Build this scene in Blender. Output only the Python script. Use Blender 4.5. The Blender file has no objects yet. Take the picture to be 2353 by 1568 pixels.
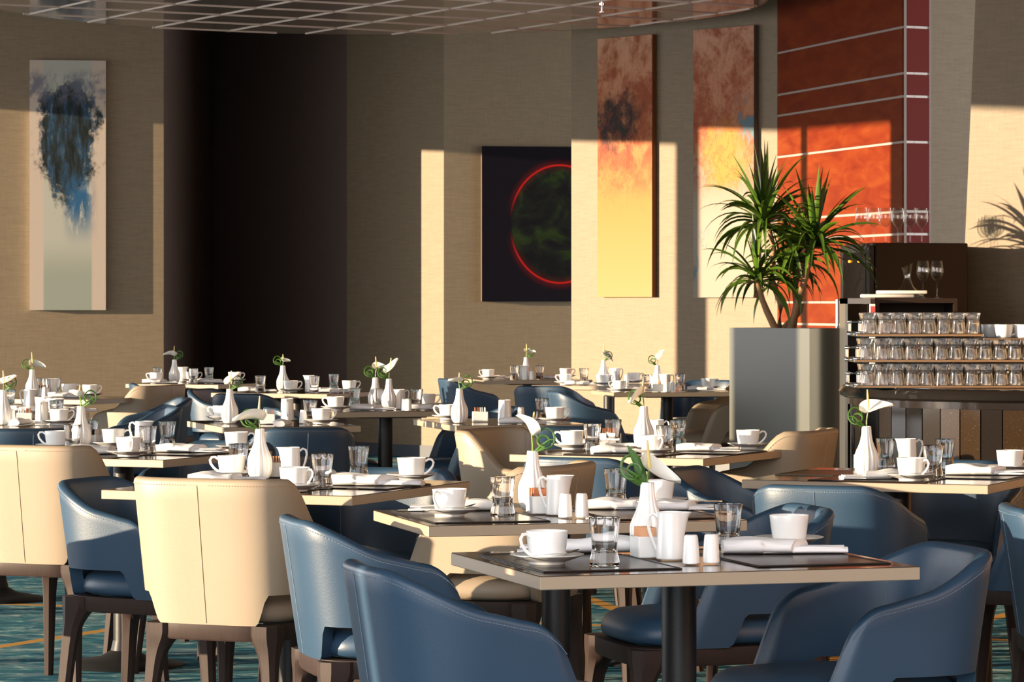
import bpy, bmesh, math, random
from mathutils import Vector, Matrix
R = math.radians
sc = bpy.context.scene
col = sc.collection
random.seed(7)

# ------------------------------------------------------------------ camera, sky, sun, exposure
F, X0, HY, EYE = 7400.0, 1176.5, 696.0, 1.28       # focal length in pixels, picture centre, horizon row, eye height
cam_d = bpy.data.cameras.new('camera'); cam = bpy.data.objects.new('camera', cam_d); col.objects.link(cam)
cam.location = (0, 0, EYE); cam.rotation_euler = (R(90), 0, 0)
cam_d.sensor_width = 36; cam_d.lens = F / 2353 * 36; cam_d.shift_y = -88 / 2353
cam_d.clip_end = 200
cam_d.dof.use_dof = True; cam_d.dof.focus_distance = 8.2; cam_d.dof.aperture_fstop = 32
sc.camera = cam
world = bpy.data.worlds.new('sky'); sc.world = world; world.use_nodes = True
bg = world.node_tree.nodes['Background']
bg.inputs[0].default_value = (0.97, 0.96, 0.97, 1); bg.inputs[1].default_value = 4.7
sun_d = bpy.data.lights.new('sun', 'SUN'); sun = bpy.data.objects.new('sun', sun_d); col.objects.link(sun)
sun_d.energy = 15.0; sun_d.color = (1.0, 0.78, 0.52); sun_d.angle = R(0.35)
SUN = Vector((0.9613, 0.2756, -0.086))
sun.rotation_euler = SUN.to_track_quat('-Z', 'Y').to_euler()
sun.location = (-12, 0, 6)
vs = sc.view_settings
vs.view_transform = 'Standard'; vs.look = 'None'; vs.exposure = 0.0; vs.gamma = 1.0; vs.use_curve_mapping = False
cy = sc.cycles
cy.use_denoising = True; cy.max_bounces = 12; cy.transmission_bounces = 12; cy.transparent_max_bounces = 16
cy.diffuse_bounces = 5; cy.glossy_bounces = 5; cy.caustics_reflective = False; cy.caustics_refractive = False
cy.sample_clamp_indirect = 6.0

# ------------------------------------------------------------------ helpers
def P(px, py, z):
    """place on the horizontal plane at height z that is seen at a measured picture point"""
    Y = F * (EYE - z) / (py - HY)
    return Vector(((px - X0) * Y / F, Y, z))
def XY(px, Y): return (px - X0) * Y / F
def ZY(py, Y): return EYE + (HY - py) * Y / F

def tag(o, label=None, cat=None, group=None, kind=None):
    if label: o['label'] = label
    if cat: o['category'] = cat
    if group: o['group'] = group
    if kind: o['kind'] = kind
    return o
def empty(name, loc=(0, 0, 0), rz=0.0):
    o = bpy.data.objects.new(name, None); col.objects.link(o)
    o.empty_display_size = 0.05; o.location = loc; o.rotation_euler = (0, 0, rz)
    return o
def link(name, mesh, parent=None, loc=(0, 0, 0), rz=0.0):
    o = bpy.data.objects.new(name, mesh); col.objects.link(o)
    o.parent = parent; o.location = loc; o.rotation_euler = (0, 0, rz)
    return o
def dup(o, loc=None, rz=None, parent=None):
    c = o.copy(); col.objects.link(c); c.parent = parent
    for k in ('label', 'category', 'group'):
        if k in c: del c[k]
    if loc is not None: c.location = loc
    if rz is not None: c.rotation_euler = (0, 0, rz)
    for ch in o.children: dup(ch, parent=c)
    return c

class MB:
    def __init__(s): s.v = []; s.f = []
    def add(s, vs, fs):
        b = len(s.v); s.v += [tuple(v) for v in vs]; s.f += [tuple(b + i for i in f) for f in fs]; return s
    def box(s, x0, x1, y0, y1, z0, z1):
        return s.add([(x0,y0,z0),(x1,y0,z0),(x1,y1,z0),(x0,y1,z0),(x0,y0,z1),(x1,y0,z1),(x1,y1,z1),(x0,y1,z1)],
                     [(0,3,2,1),(4,5,6,7),(0,1,5,4),(1,2,6,5),(2,3,7,6),(3,0,4,7)])
    def rbox(s, x0, x1, y0, y1, z0, z1, r=0.004, seg=2):
        bm = bmesh.new(); bmesh.ops.create_cube(bm, size=1)
        for v in bm.verts:
            v.co = Vector(((x0+x1)/2 + v.co.x*(x1-x0), (y0+y1)/2 + v.co.y*(y1-y0), (z0+z1)/2 + v.co.z*(z1-z0)))
        bmesh.ops.bevel(bm, geom=bm.edges[:], offset=r, segments=seg, affect='EDGES', profile=0.5)
        bm.verts.index_update()
        s.add([v.co[:] for v in bm.verts], [[v.index for v in f.verts] for f in bm.faces]); bm.free(); return s
    def lathe(s, prof, n=24, c=(0, 0, 0), rf=None, cap0=True, cap1=True):
        vs = []
        for r, z in prof:
            for i in range(n):
                a = 2*math.pi*i/n; rr = r if rf is None else rf(r, z, a)
                vs.append((c[0]+rr*math.cos(a), c[1]+rr*math.sin(a), c[2]+z))
        fs = []
        for j in range(len(prof)-1):
            for i in range(n):
                k = (i+1) % n; fs.append((j*n+i, j*n+k, (j+1)*n+k, (j+1)*n+i))
        if cap0: fs.append(tuple(range(n-1, -1, -1)))
        if cap1: fs.append(tuple((len(prof)-1)*n+i for i in range(n)))
        return s.add(vs, fs)
    def tube(s, pts, rad, n=8, flat=1.0, up=Vector((0, 0, 1)), cap=True):
        pts = [Vector(p) for p in pts]; m = len(pts); vs = []
        for i, p in enumerate(pts):
            t = (pts[min(i+1, m-1)] - pts[max(i-1, 0)]).normalized()
            a = t.cross(up)
            if a.length < 1e-4: a = t.cross(Vector((0, 1, 0.01)))
            a.normalize(); b = a.cross(t).normalized()
            r = rad(i/(m-1)) if callable(rad) else rad
            for k in range(n):
                q = 2*math.pi*k/n; vs.append(p + a*math.cos(q)*r + b*math.sin(q)*r*flat)
        fs = []
        for j in range(m-1):
            for i in range(n):
                k = (i+1) % n; fs.append((j*n+i, j*n+k, (j+1)*n+k, (j+1)*n+i))
        if cap: fs += [tuple(range(n-1, -1, -1)), tuple((m-1)*n+i for i in range(n))]
        return s.add(vs, fs)
    def prism(s, poly, z0, z1):
        n = len(poly)
        return s.add([(x, y, z0) for x, y in poly] + [(x, y, z1) for x, y in poly],
                     [tuple(range(n-1, -1, -1)), tuple(range(n, 2*n))] + [(i, (i+1) % n, n+(i+1) % n, n+i) for i in range(n)])
    def sphere(s, c, r, n=10, m=6, sz=1.0):
        prof = [(max(r*math.sin(math.pi*j/m), 1e-4), -r*sz*math.cos(math.pi*j/m)) for j in range(m+1)]
        return s.lathe(prof, n, c)
    def mesh(s, name, mat, smooth=True, ang=38):
        me = bpy.data.meshes.new(name); me.from_pydata(s.v, [], s.f)
        bm = bmesh.new(); bm.from_mesh(me); bmesh.ops.recalc_face_normals(bm, faces=bm.faces[:]); bm.to_mesh(me); bm.free()
        if mat: me.materials.append(mat)
        if smooth:
            me.shade_smooth(); me.set_sharp_from_angle(angle=R(ang))
        return me
    def build(s, name, mat, parent=None, loc=(0, 0, 0), rz=0.0, smooth=True, ang=38):
        return link(name, s.mesh(name, mat, smooth, ang), parent, loc, rz)

# ------------------------------------------------------------------ materials
class NT:
    def __init__(s, m): s.t = m.node_tree; s.n = s.t.nodes; s.b = s.n['Principled BSDF']
    def new(s, typ, **kw):
        n = s.n.new(typ)
        for k, v in kw.items(): setattr(n, k, v)
        return n
    def put(s, sock, v):
        if isinstance(v, bpy.types.NodeSocket): s.t.links.new(v, sock)
        else: sock.default_value = v
    def math(s, op, a, b=0.0, c=0.0, clamp=False):
        n = s.new('ShaderNodeMath', operation=op, use_clamp=clamp)
        s.put(n.inputs[0], a); s.put(n.inputs[1], b); s.put(n.inputs[2], c); return n.outputs[0]
    def mix(s, fac, a, b, mode='MIX'):
        n = s.new('ShaderNodeMix', data_type='RGBA', blend_type=mode)
        s.put(n.inputs[0], fac)
        for k, v in ((6, a), (7, b)):
            s.put(n.inputs[k], v if isinstance(v, bpy.types.NodeSocket) else (*v[:3], 1))
        return n.outputs[2]
    def coord(s, which='Object', scale=(1, 1, 1), rot=(0, 0, 0), loc=(0, 0, 0)):
        t = s.new('ShaderNodeTexCoord'); m = s.new('ShaderNodeMapping')
        m.inputs['Scale'].default_value = scale; m.inputs['Rotation'].default_value = rot; m.inputs['Location'].default_value = loc
        s.t.links.new(t.outputs[which], m.inputs[0]); return m.outputs[0]
    def noise(s, vec, scale=5, detail=3, rough=0.5, dist=0.0, out=0):
        n = s.new('ShaderNodeTexNoise'); s.t.links.new(vec, n.inputs['Vector'])
        n.inputs['Scale'].default_value = scale; n.inputs['Detail'].default_value = detail
        n.inputs['Roughness'].default_value = rough; n.inputs['Distortion'].default_value = dist
        return n.outputs[out]
    def ramp(s, fac, stops, interp='LINEAR'):
        n = s.new('ShaderNodeValToRGB'); n.color_ramp.interpolation = interp
        e = n.color_ramp.elements
        while len(e) < len(stops): e.new(0.5)
        for i, (p, c) in enumerate(stops):
            e[i].position = p; e[i].color = (*c, 1) if len(c) == 3 else c
        s.put(n.inputs[0], fac); return n.outputs[0]
    def sep(s, vec):
        n = s.new('ShaderNodeSeparateXYZ'); s.t.links.new(vec, n.inputs[0]); return n.outputs
    def bump(s, h, strength=0.2, dist=0.002):
        n = s.new('ShaderNodeBump'); n.inputs['Strength'].default_value = strength; n.inputs['Distance'].default_value = dist
        s.t.links.new(h, n.inputs['Height']); s.t.links.new(n.outputs[0], s.b.inputs['Normal'])
    def smooth(s, x, a, b):
        n = s.new('ShaderNodeMapRange', interpolation_type='SMOOTHSTEP')
        s.put(n.inputs[0], x); n.inputs[1].default_value = a; n.inputs[2].default_value = b
        return n.outputs[0]
def mat(name, color=(0.5, 0.5, 0.5), rough=0.5, metal=0.0, spec=0.5, **kw):
    m = bpy.data.materials.new(name); m.use_nodes = True; b = m.node_tree.nodes['Principled BSDF']
    b.inputs['Base Color'].default_value = (*color, 1); b.inputs['Roughness'].default_value = rough
    b.inputs['Metallic'].default_value = metal; b.inputs['Specular IOR Level'].default_value = spec
    for k, v in kw.items(): b.inputs[k.replace('_', ' ')].default_value = v
    return m
M = {}
def leather(name, c, rough):
    m = mat(name, c, rough); t = NT(m); co = t.coord()
    n = t.noise(co, 260, 3, 0.6); big = t.noise(co, 9, 2)
    t.put(t.b.inputs['Base Color'], t.mix(t.math('MULTIPLY', big, 0.35), c, [x*0.8 for x in c]))
    t.put(t.b.inputs['Roughness'], t.math('MULTIPLY_ADD', n, 0.12, rough-0.06))
    t.bump(n, 0.22, 0.0012); return m
M['blue'] = leather('blue_leather', (0.020, 0.050, 0.094), 0.42)
M['cream'] = leather('cream_leather', (0.30, 0.235, 0.168), 0.47)
M['bluestitch'] = mat('blue_stitching', (0.11, 0.16, 0.22), 0.6)
M['creamstitch'] = mat('tan_stitching', (0.42, 0.28, 0.17), 0.6)
def wood(name, c, rough, sc_=(3, 3, 40), spec=0.5):
    m = mat(name, c, rough, spec=spec); t = NT(m); co = t.coord(scale=sc_)
    n = t.noise(co, 4, 5, 0.6, 0.4)
    t.put(t.b.inputs['Base Color'], t.mix(n, [x*0.62 for x in c], [min(1, x*1.35) for x in c])); t.bump(n, 0.12, 0.001); return m
M['chairwood'] = wood('chair_wood', (0.034, 0.021, 0.018), 0.5, (40, 40, 3), 0.22)
M['tabletop'] = wood('dark_table_top', (0.040, 0.024, 0.017), 0.10, (3, 30, 3))
M['edge'] = mat('taupe_table_edge', (0.335, 0.265, 0.195), 0.36)
m = mat('placemat_leather', (0.022, 0.017, 0.015), 0.24); t = NT(m); t.bump(t.noise(t.coord(), 300, 2), 0.15, 0.001); M['mat'] = m
M['stitch'] = mat('placemat_edge', (0.012, 0.010, 0.009), 0.5)
M['blackmetal'] = mat('black_powder_coat', (0.014, 0.014, 0.015), 0.40, spec=0.3)
t = NT(M['blackmetal']); t.bump(t.noise(t.coord(), 400, 2), 0.25, 0.001)
M['porcelain'] = mat('white_porcelain', (0.86, 0.86, 0.85), 0.12, spec=0.6)
M['vasewhite'] = mat('white_glazed_vase', (0.88, 0.87, 0.85), 0.2)
m = mat('white_napkin_cloth', (0.86, 0.86, 0.88), 0.85); t = NT(m); t.bump(t.noise(t.coord(), 900, 2), 0.2, 0.0006); M['cloth'] = m
M['steel'] = mat('polished_steel', (0.72, 0.72, 0.74), 0.12, 1.0)
M['chrome'] = mat('chrome', (0.85, 0.85, 0.86), 0.06, 1.0)
M['glass'] = mat('clear_glass', (1, 1, 1), 0.0, IOR=1.46, Transmission_Weight=1.0)
m = bpy.data.materials.new('thin_glass'); m.use_nodes = True; nt = m.node_tree; nt.nodes.clear()
o_ = nt.nodes.new('ShaderNodeOutputMaterial'); mx = nt.nodes.new('ShaderNodeMixShader'); tr = nt.nodes.new('ShaderNodeBsdfTransparent')
gl = nt.nodes.new('ShaderNodeBsdfGlossy'); gl.inputs['Roughness'].default_value = 0.02
lw = nt.nodes.new('ShaderNodeLayerWeight'); lw.inputs[0].default_value = 0.5; pw = nt.nodes.new('ShaderNodeMath'); pw.operation = 'POWER'; pw.inputs[1].default_value = 3.5
nt.links.new(lw.outputs['Facing'], pw.inputs[0]); fr = nt.nodes.new('ShaderNodeMath'); fr.operation = 'MULTIPLY_ADD'; fr.inputs[1].default_value = 0.75; fr.inputs[2].default_value = 0.05
nt.links.new(pw.outputs[0], fr.inputs[0])
tr.inputs[0].default_value = (0.96, 0.97, 0.97, 1)
nt.links.new(fr.outputs[0], mx.inputs[0]); nt.links.new(tr.outputs[0], mx.inputs[1]); nt.links.new(gl.outputs[0], mx.inputs[2]); nt.links.new(mx.outputs[0], o_.inputs[0])
M['thinglass'] = m
m = mat('white_spathe', (0.84, 0.83, 0.76), 0.35, Subsurface_Weight=0.15); M['spathe'] = m
M['spadix'] = mat('yellow_spadix', (0.75, 0.62, 0.22), 0.5)
M['stem'] = mat('green_stem', (0.16, 0.30, 0.04), 0.4)
M['leafgreen'] = mat('glossy_green_leaf', (0.045, 0.13, 0.012), 0.32)
m = mat('dracaena_leaf', (0.035, 0.085, 0.008), 0.34); t = NT(m)
rn = t.new('ShaderNodeObjectInfo').outputs['Random']
t.put(t.b.inputs['Base Color'], t.mix(rn, (0.022, 0.055, 0.005), (0.075, 0.14, 0.012))); M['dracaena'] = m
m = wood('plant_trunk_bark', (0.30, 0.17, 0.085), 0.8, (8, 8, 30)); M['bark'] = m
M['soil'] = mat('soil', (0.02, 0.014, 0.01), 0.9)
M['packet_brown'] = mat('brown_sugar_packet', (0.36, 0.12, 0.045), 0.6)
M['packet_white'] = mat('white_sugar_packet', (0.82, 0.80, 0.78), 0.6)
M['packet_orange'] = mat('orange_sugar_packet', (0.80, 0.42, 0.22), 0.6)
def wallpaper(name, c, v=0.28):
    m = mat(name, c, 0.62); t = NT(m)
    a = t.noise(t.coord(scale=(1, 1, 12)), 7, 6, 0.75); b = t.noise(t.coord(scale=(12, 12, 1.0)), 7, 5, 0.7)
    w = t.math('MULTIPLY_ADD', a, 0.7, t.math('MULTIPLY', b, 0.3))
    t.put(t.b.inputs['Base Color'], t.mix(w, [x*(1-v) for x in c], [min(1, x*(1+v)) for x in c])); t.bump(w, 0.25, 0.003); return m
M['wall'] = wallpaper('beige_woven_wallpaper', (0.190, 0.140, 0.086), 0.55)
M['walldark'] = wallpaper('dark_brown_wall_fabric', (0.15, 0.105, 0.09))
m = mat('red_stained_panel', (0.2, 0.03, 0.006), 0.38, spec=0.3); t = NT(m)
n1 = t.noise(t.coord(scale=(1.5, 1.5, 5)), 2.2, 6, 0.62, 0.6)
t.put(t.b.inputs['Base Color'], t.ramp(n1, [(0.25, (0.10, 0.008, 0.003)), (0.5, (0.155, 0.020, 0.004)), (0.75, (0.20, 0.040, 0.008))])); M['red'] = m
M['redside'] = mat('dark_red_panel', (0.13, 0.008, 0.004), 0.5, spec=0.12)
M['strip'] = mat('pale_metal_strip', (0.42, 0.37, 0.34), 0.4, 0.3)
M['baseboard'] = mat('grey_baseboard', (0.06, 0.07, 0.085), 0.45)
M['ceiling'] = mat('ceiling_paint', (0.30, 0.25, 0.20), 0.8)
m = mat('mirror_ceiling_tile', (0.36, 0.30, 0.255), 0.06, 0.55); t = NT(m)
nn = t.noise(t.coord('Object', scale=(2, 6, 2)), 3, 4, 0.6)
t.put(t.b.inputs['Base Color'], t.mix(nn, (0.50, 0.40, 0.33), (0.68, 0.57, 0.49))); t.bump(t.noise(t.coord(), 1.6, 2), 0.05, 0.01); M['tile'] = m
M['tbar'] = mat('ceiling_grid_bar', (0.52, 0.45, 0.40), 0.4)
M['planter'] = mat('grey_satin_planter', (0.088, 0.092, 0.080), 0.36)
M['planterdark'] = mat('planter_rim', (0.06, 0.05, 0.045), 0.4)
M['cabinet'] = mat('dark_brown_cabinet', (0.026, 0.014, 0.009), 0.45, spec=0.2)
M['blackglass'] = mat('black_fridge_glass', (0.004, 0.003, 0.003), 0.08, spec=0.2)
M['fridgetrim'] = mat('fridge_trim', (0.015, 0.015, 0.017), 0.4, spec=0.3)
M['granite_rail'] = mat('black_polished_rail', (0.012, 0.010, 0.009), 0.10)
def stone(name, c, fleck):
    m = mat(name, c, 0.10, spec=0.3); t = NT(m); co = t.coord()
    v = t.noise(co, 130, 4, 0.75); t.put(t.b.inputs['Base Color'], t.mix(t.smooth(v, 0.60, 0.74), c, fleck)); return m
M['stoneA'] = stone('black_granite_tile', (0.006, 0.005, 0.004), (0.04, 0.03, 0.02))
M['stoneB'] = stone('brown_granite_tile', (0.030, 0.018, 0.010), (0.20, 0.13, 0.06))
M['stoneC'] = stone('grey_granite_tile', (0.014, 0.011, 0.010), (0.06, 0.045, 0.035))
M['paper'] = mat('white_folded_paper', (0.80, 0.76, 0.68), 0.7)
M['redlabel'] = mat('red_label', (0.62, 0.06, 0.06), 0.5)
m = mat('amber_indicator', (1, 0.25, 0.02), 0.4); b = m.node_tree.nodes['Principled BSDF']
b.inputs['Emission Color'].default_value = (1, 0.22, 0.01, 1); b.inputs['Emission Strength'].default_value = 6; M['amber'] = m
M['window'] = mat('white_window_frame', (0.7, 0.68, 0.65), 0.5)
# carpet: teal sea pattern with gold lines
m = mat('patterned_carpet', (0.03, 0.1, 0.14), 0.95, spec=0.15); t = NT(m); co = t.coord()
w1 = t.noise(t.coord(scale=(0.8, 1.25, 1)), 7.5, 8, 0.72, 0.5); w2 = t.noise(t.coord(scale=(1.0, 1.2, 1)), 1.3, 5, 0.6, 3.0)
c1 = t.ramp(w1, [(0.40, (0.008, 0.062, 0.135)), (0.50, (0.014, 0.12, 0.20)), (0.545, (0.03, 0.19, 0.24)), (0.575, (0.20, 0.36, 0.40)), (0.62, (0.50, 0.58, 0.58))])
c2 = t.ramp(w2, [(0.40, (0.012, 0.09, 0.15)), (0.50, (0.05, 0.22, 0.23)), (0.56, (0.42, 0.50, 0.47)), (0.62, (0.06, 0.24, 0.24))])
base = t.mix(0.33, c1, c2)
sx = t.sep(co)
def lines(ang, period, off, wid):
    u = t.math('ADD', t.math('MULTIPLY', sx[0], math.cos(ang)), t.math('MULTIPLY', sx[1], math.sin(ang)))
    q = t.math('PINGPONG', t.math('ADD', u, off), period/2)
    return t.math('LESS_THAN', q, wid)
ln = t.math('MAXIMUM', t.math('MAXIMUM', lines(R(70), 2.6, -12.12, 0.034), lines(R(-28), 2.9, 7.31, 0.034)), lines(R(12), 3.3, -3.22, 0.034))
t.put(t.b.inputs['Base Color'], t.mix(ln, base, (0.52, 0.28, 0.07)))
t.bump(t.noise(co, 420, 2), 0.5, 0.004); M['carpet'] = m

# ------------------------------------------------------------------ the room
HC = 4.1
def struct(o, label, cat='wall'): return tag(o, label, cat, kind='structure')
fl = MB().box(-12, 9, -6, 32, -0.05, 0).build('floor', M['carpet'], smooth=False); struct(fl, 'teal and cream wave-patterned carpet crossed by gold lines', 'floor')
ce = MB().box(-12, 9, 2.6, 32, HC, HC+0.1).build('ceiling', M['ceiling'], smooth=False); struct(ce, 'plain upper ceiling above the mirrored disc', 'ceiling')
def wall(name, a, b, material, label, th=0.1, z0=0, z1=HC, base=True):
    a, b = Vector(a), Vector(b); d = (b-a).normalized(); n = Vector((-d.y, d.x))      # thickness goes away from the viewer's side
    poly = [a[:], b[:], (b+n*th)[:], (a+n*th)[:]]
    o = MB().prism(poly, z0, z1).build(name, material, smooth=False); struct(o, label)
    if base:
        q = [(a-n*0.012)[:], (b-n*0.012)[:], b[:], a[:]]
        MB().prism(q, 0, 0.10).build('baseboard', M['baseboard'], o, smooth=False)
    return o
A1 = Vector((-2.82, 26.07)); dA = Vector((math.cos(R(9)), math.sin(R(9))))
dA1 = Vector((math.cos(R(6)), math.sin(R(6))))
W1 = wall('wall_back_left', A1 - dA1*6.5, A1, M['wall'], 'beige woven wall carrying the tall blue-black painting', 0.06)
wall('wall_recess_side', A1 + Vector((-0.06, 0.04)), (-2.79, 30.5), M['walldark'], 'dark side wall of the recess right of the blue painting')
wall('wall_recess_back', (-2.95, 30.45), (-1.405, 27.42), M['walldark'], 'near-black wall at the back of the recess')
W3a, W3b = Vector((-1.405, 27.4)), Vector((-0.56, 26.45))
wall('wall_back_center', W3a, W3b, M['wall'], 'beige wall with a tall sunlit strip between the recess and the planet painting')
W4b = W3b + dA*1.65
wall('wall_back_planet', W3b, W4b, M['wall'], 'shaded brown wall behind the dark planet painting')
W5a, W5b = Vector((0.456, 24.72)), Vector((1.92, 23.10))
wall('wall_back_right', W5a, W5b, M['wall'], 'sunlit beige wall with the two tall orange paintings')
RA, RB, RC = Vector((1.92, 23.10)), Vector((2.55, 20.90)), Vector((2.72, 20.98))
wall('wall_right_niche', RC, (4.2, 21.67), M['wall'], 'shaded beige wall strip right of the red panels')
W7a = Vector((2.63, 19.2)); d7 = Vector((0.8, -0.6)); n7 = Vector((0.6, 0.8))*0.12; L7 = 5.2; tl = 0.20
lo, e7 = W7a, W7a + d7*L7
MB().add([(lo.x, lo.y, 0), (e7.x, e7.y, 0), (e7.x, e7.y, HC), (lo.x+tl*d7.x, lo.y+tl*d7.y, HC),
        (lo.x+n7.x, lo.y+n7.y, 0), (e7.x+n7.x, e7.y+n7.y, 0), (e7.x+n7.x, e7.y+n7.y, HC), (lo.x+n7.x+tl*d7.x, lo.y+n7.y+tl*d7.y, HC)],
       [(0,1,2,3),(4,7,6,5),(0,3,7,4),(1,5,6,2),(0,4,5,1),(3,2,6,7)]).build('wall_right_back', M['wall'], smooth=False)
struct(bpy.data.objects['wall_right_back'], 'sunlit beige right wall with a leaning edge and the plant shadow')
M['oak'] = wood('warm_bounce_oak', (0.52, 0.27, 0.11), 0.5, (3, 3, 12))  # made-up oak colour, throws warm bounce onto faces turned right
wall('wall_right', e7, (7.4, -1), M['oak'], 'warm oak-toned wall on the unseen right side, coloured to bounce light')
wall('wall_front_blocker', (7.4, -1), (1.2, -1), M['oak'], 'warm oak-toned wall added behind the camera at right to block light')  # added out of view to cut sky light reaching right-facing sides
# window wall on the left: sill, head and mullions let the low sun in
WX = -7.0
wl = empty('wall_left', (WX, 0, 0)); struct(wl, 'window wall on the left with sill, head and mullions')
def wbox(nm, y0, y1, z0, z1, th=0.14): MB().box(-th, 0, y0, y1, z0, z1).build(nm, M['window'], wl, smooth=False)
wbox('sill', -1, 31, 0, 0.10)
def yw(x, y): return y - SUN.y/SUN.x*(x-WX)          # where the sun ray through a floor point crosses the window wall
for y0, y1, z0 in ((-1, 21.3, 3.32), (21.3, 23.6, 3.20), (23.6, 31, 3.11)): wbox('head', y0, y1, z0, HC)
for y0, y1 in ((-1, 4.36), (4.44, 5.6), (26.6, 31)): wbox('pier', y0, y1, 0.1, 3.5)
for y in (8.05, 10.0, 12.0, 13.9, 23.1): wbox('mullion', y-0.04, y+0.04, 0.1, 3.5, 0.10)
for q0, q1 in (((2.5, 20.75), (2.5, 21.07)), ((2.07, 22.53), (2.07, 22.63)), ((1.433, 23.64), (1.237, 23.86))): wbox('mullion', yw(*q0), yw(*q1), 0.1, 3.5, 0.10)
wbox('planter_shade_panel', yw(1.60, 18.04), yw(1.287, 18.54), 0.1, 2.12, 0.10)  # unseen blocker added in the window to shade the planter front
# red panelled wall
rw = empty('wall_red', (RA.x, RA.y, 0)); struct(rw, 'red stained wood panel wall divided by pale metal strips')
zs = [0.0, 0.08, 0.53, 0.68, 1.13, 1.283, 1.726, 1.873, 2.324, 2.62, 2.77, 3.07, 3.52, 3.67, HC]
def panels(a, b, material):
    d = (b-a); L = d.length; d.normalize(); n = Vector((-d.y, d.x)); off = a - RA
    back = [(off)[:], (off+d*L)[:], (off+d*L+n*0.1)[:], (off+n*0.1)[:]]
    for i in range(len(zs)-1):
        p = [(off-n*0.018)[:], (off+d*L-n*0.018)[:], (off+d*L+n*0.08)[:], (off+n*0.08)[:]]
        MB().prism(p, zs[i]+0.008, zs[i+1]-0.008).build('panel', material, rw, smooth=False)
        q = [(off-n*0.010)[:], (off+d*L-n*0.010)[:], (off+d*L+n*0.07)[:], (off+n*0.07)[:]]
        MB().prism(q, zs[i+1]-0.008, zs[i+1]+0.008).build('strip', M['strip'], rw, smooth=False)
panels(RA, RB, M['red']); panels(RB, RC, M['redside'])
for c in (RB, RC):
    o_ = c - RA; MB().box(o_.x-0.008, o_.x+0.008, o_.y-0.022, o_.y+0.006, 0, HC).build('corner_strip', M['strip'], rw, smooth=False)

# mirrored ceiling disc made of square tiles
DC, DR, DZ = Vector((-0.95, 21.70)), 2.65, 3.31
disc = empty('ceiling_disc', (DC.x, DC.y, DZ)); struct(disc, 'round mirrored ceiling disc of square tiles in pale bars', 'ceiling')
NC = 96
rim = [(DR*math.cos(2*math.pi*i/NC), DR*math.sin(2*math.pi*i/NC)) for i in range(NC)]
MB().prism(rim, 0.02, 0.10).build('backing', M['tbar'], disc, smooth=False)
ring = MB(); ring.lathe([(DR, 0.0), (DR+0.02, 0.0), (DR+0.02, 0.12), (DR, 0.12), (DR, 0.0)], NC, cap0=False, cap1=False)
ring.build('rim', mat('disc_rim', (0.10, 0.07, 0.055), 0.4), disc)
def clip(poly, r):
    for i in range(NC):
        a = 2*math.pi*(i+0.5)/NC; n = (math.cos(a), math.sin(a)); out = []
        for j in range(len(poly)):
            p, q = poly[j], poly[(j+1) % len(poly)]
            dp, dq = p[0]*n[0]+p[1]*n[1]-r, q[0]*n[0]+q[1]*n[1]-r
            if dp <= 0: out.append(p)
            if dp*dq < 0: k = dp/(dp-dq); out.append((p[0]+(q[0]-p[0])*k, p[1]+(q[1]-p[1])*k))
        poly = out
        if len(poly) < 3: return None
    return poly
ca, sa = math.cos(R(29)), math.sin(R(29)); TS = 0.60
rot = lambda u, v: (u*ca - v*sa, u*sa + v*ca)
for i in range(-6, 6):
    for j in range(-6, 6):
        u, v = i*TS+0.12, j*TS+0.2; g = 0.008
        sq = clip([rot(u+g, v+g), rot(u+TS-g, v+g), rot(u+TS-g, v+TS-g), rot(u+g, v+TS-g)], DR-0.002)
        if sq: MB().prism(sq, 0.0, 0.02).build('tile', M['tile'], disc, smooth=False)
for i in range(-5, 6):
    for fam in (0, 1):
        o0 = i*TS + (0.12, 0.2)[fam]
        if abs(o0) >= DR: continue
        h = math.sqrt(DR*DR-o0*o0)-0.01
        r4 = [(o0-0.008, -h), (o0+0.008, -h), (o0+0.008, h), (o0-0.008, h)] if fam == 0 else [(-h, o0-0.008), (h, o0-0.008), (h, o0+0.008), (-h, o0+0.008)]
        MB().prism([rot(*p) for p in r4], -0.006, 0.012).build('grid_bar', M['tbar'], disc, smooth=False)
spz = Vector((XY(1383, 21.9), 21.9, DZ)); sp = empty('sprinkler', spz); tag(sp, 'small ceiling sprinkler head under the mirrored disc', 'sprinkler')
MB().lathe([(0.022, -0.008), (0.022, 0.0)], 16).build('flange', M['chrome'], sp)
MB().lathe([(0.007, -0.05), (0.007, -0.008)], 10).lathe([(0.02, -0.056), (0.02, -0.05)], 12).build('nozzle', M['steel'], sp)

# ------------------------------------------------------------------ paintings
def on_wall(px, a, d):
    k = (px-X0)/F; tt = (k*a.y - a.x)/(d.x - k*d.y); return a + d*tt
def painting(px0, px1, py0, py1, a, d, material, edge, label, th=0.045, px1w=None):
    d = d.normalized(); n = Vector((d.y, -d.x))            # towards the room
    base = a + n*(th+0.003)
    p, q = on_wall(px0, base, d), on_wall(px1, base, d)
    z0, z1 = ZY(py1, p.y), ZY(py0, p.y); w = (q-p).length
    o = empty('painting', (p.x, p.y, z0), math.atan2(d.y, d.x)); tag(o, label, 'painting', 'wall paintings')
    h = z1-z0
    c = MB().box(0, 1, -0.004, 0, 0, 1).build('canvas', material, o, smooth=False); c.scale = (w, 1, h)
    MB().rbox(0.0, w, 0.0, th, 0.0, h, 0.003, 1).build('stretcher_edge', edge, o, smooth=False)
    return o
def art(name):
    m = mat(name, rough=0.55, spec=0.12); t = NT(m); co = t.coord(); return m, t, co, t.sep(co)
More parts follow.
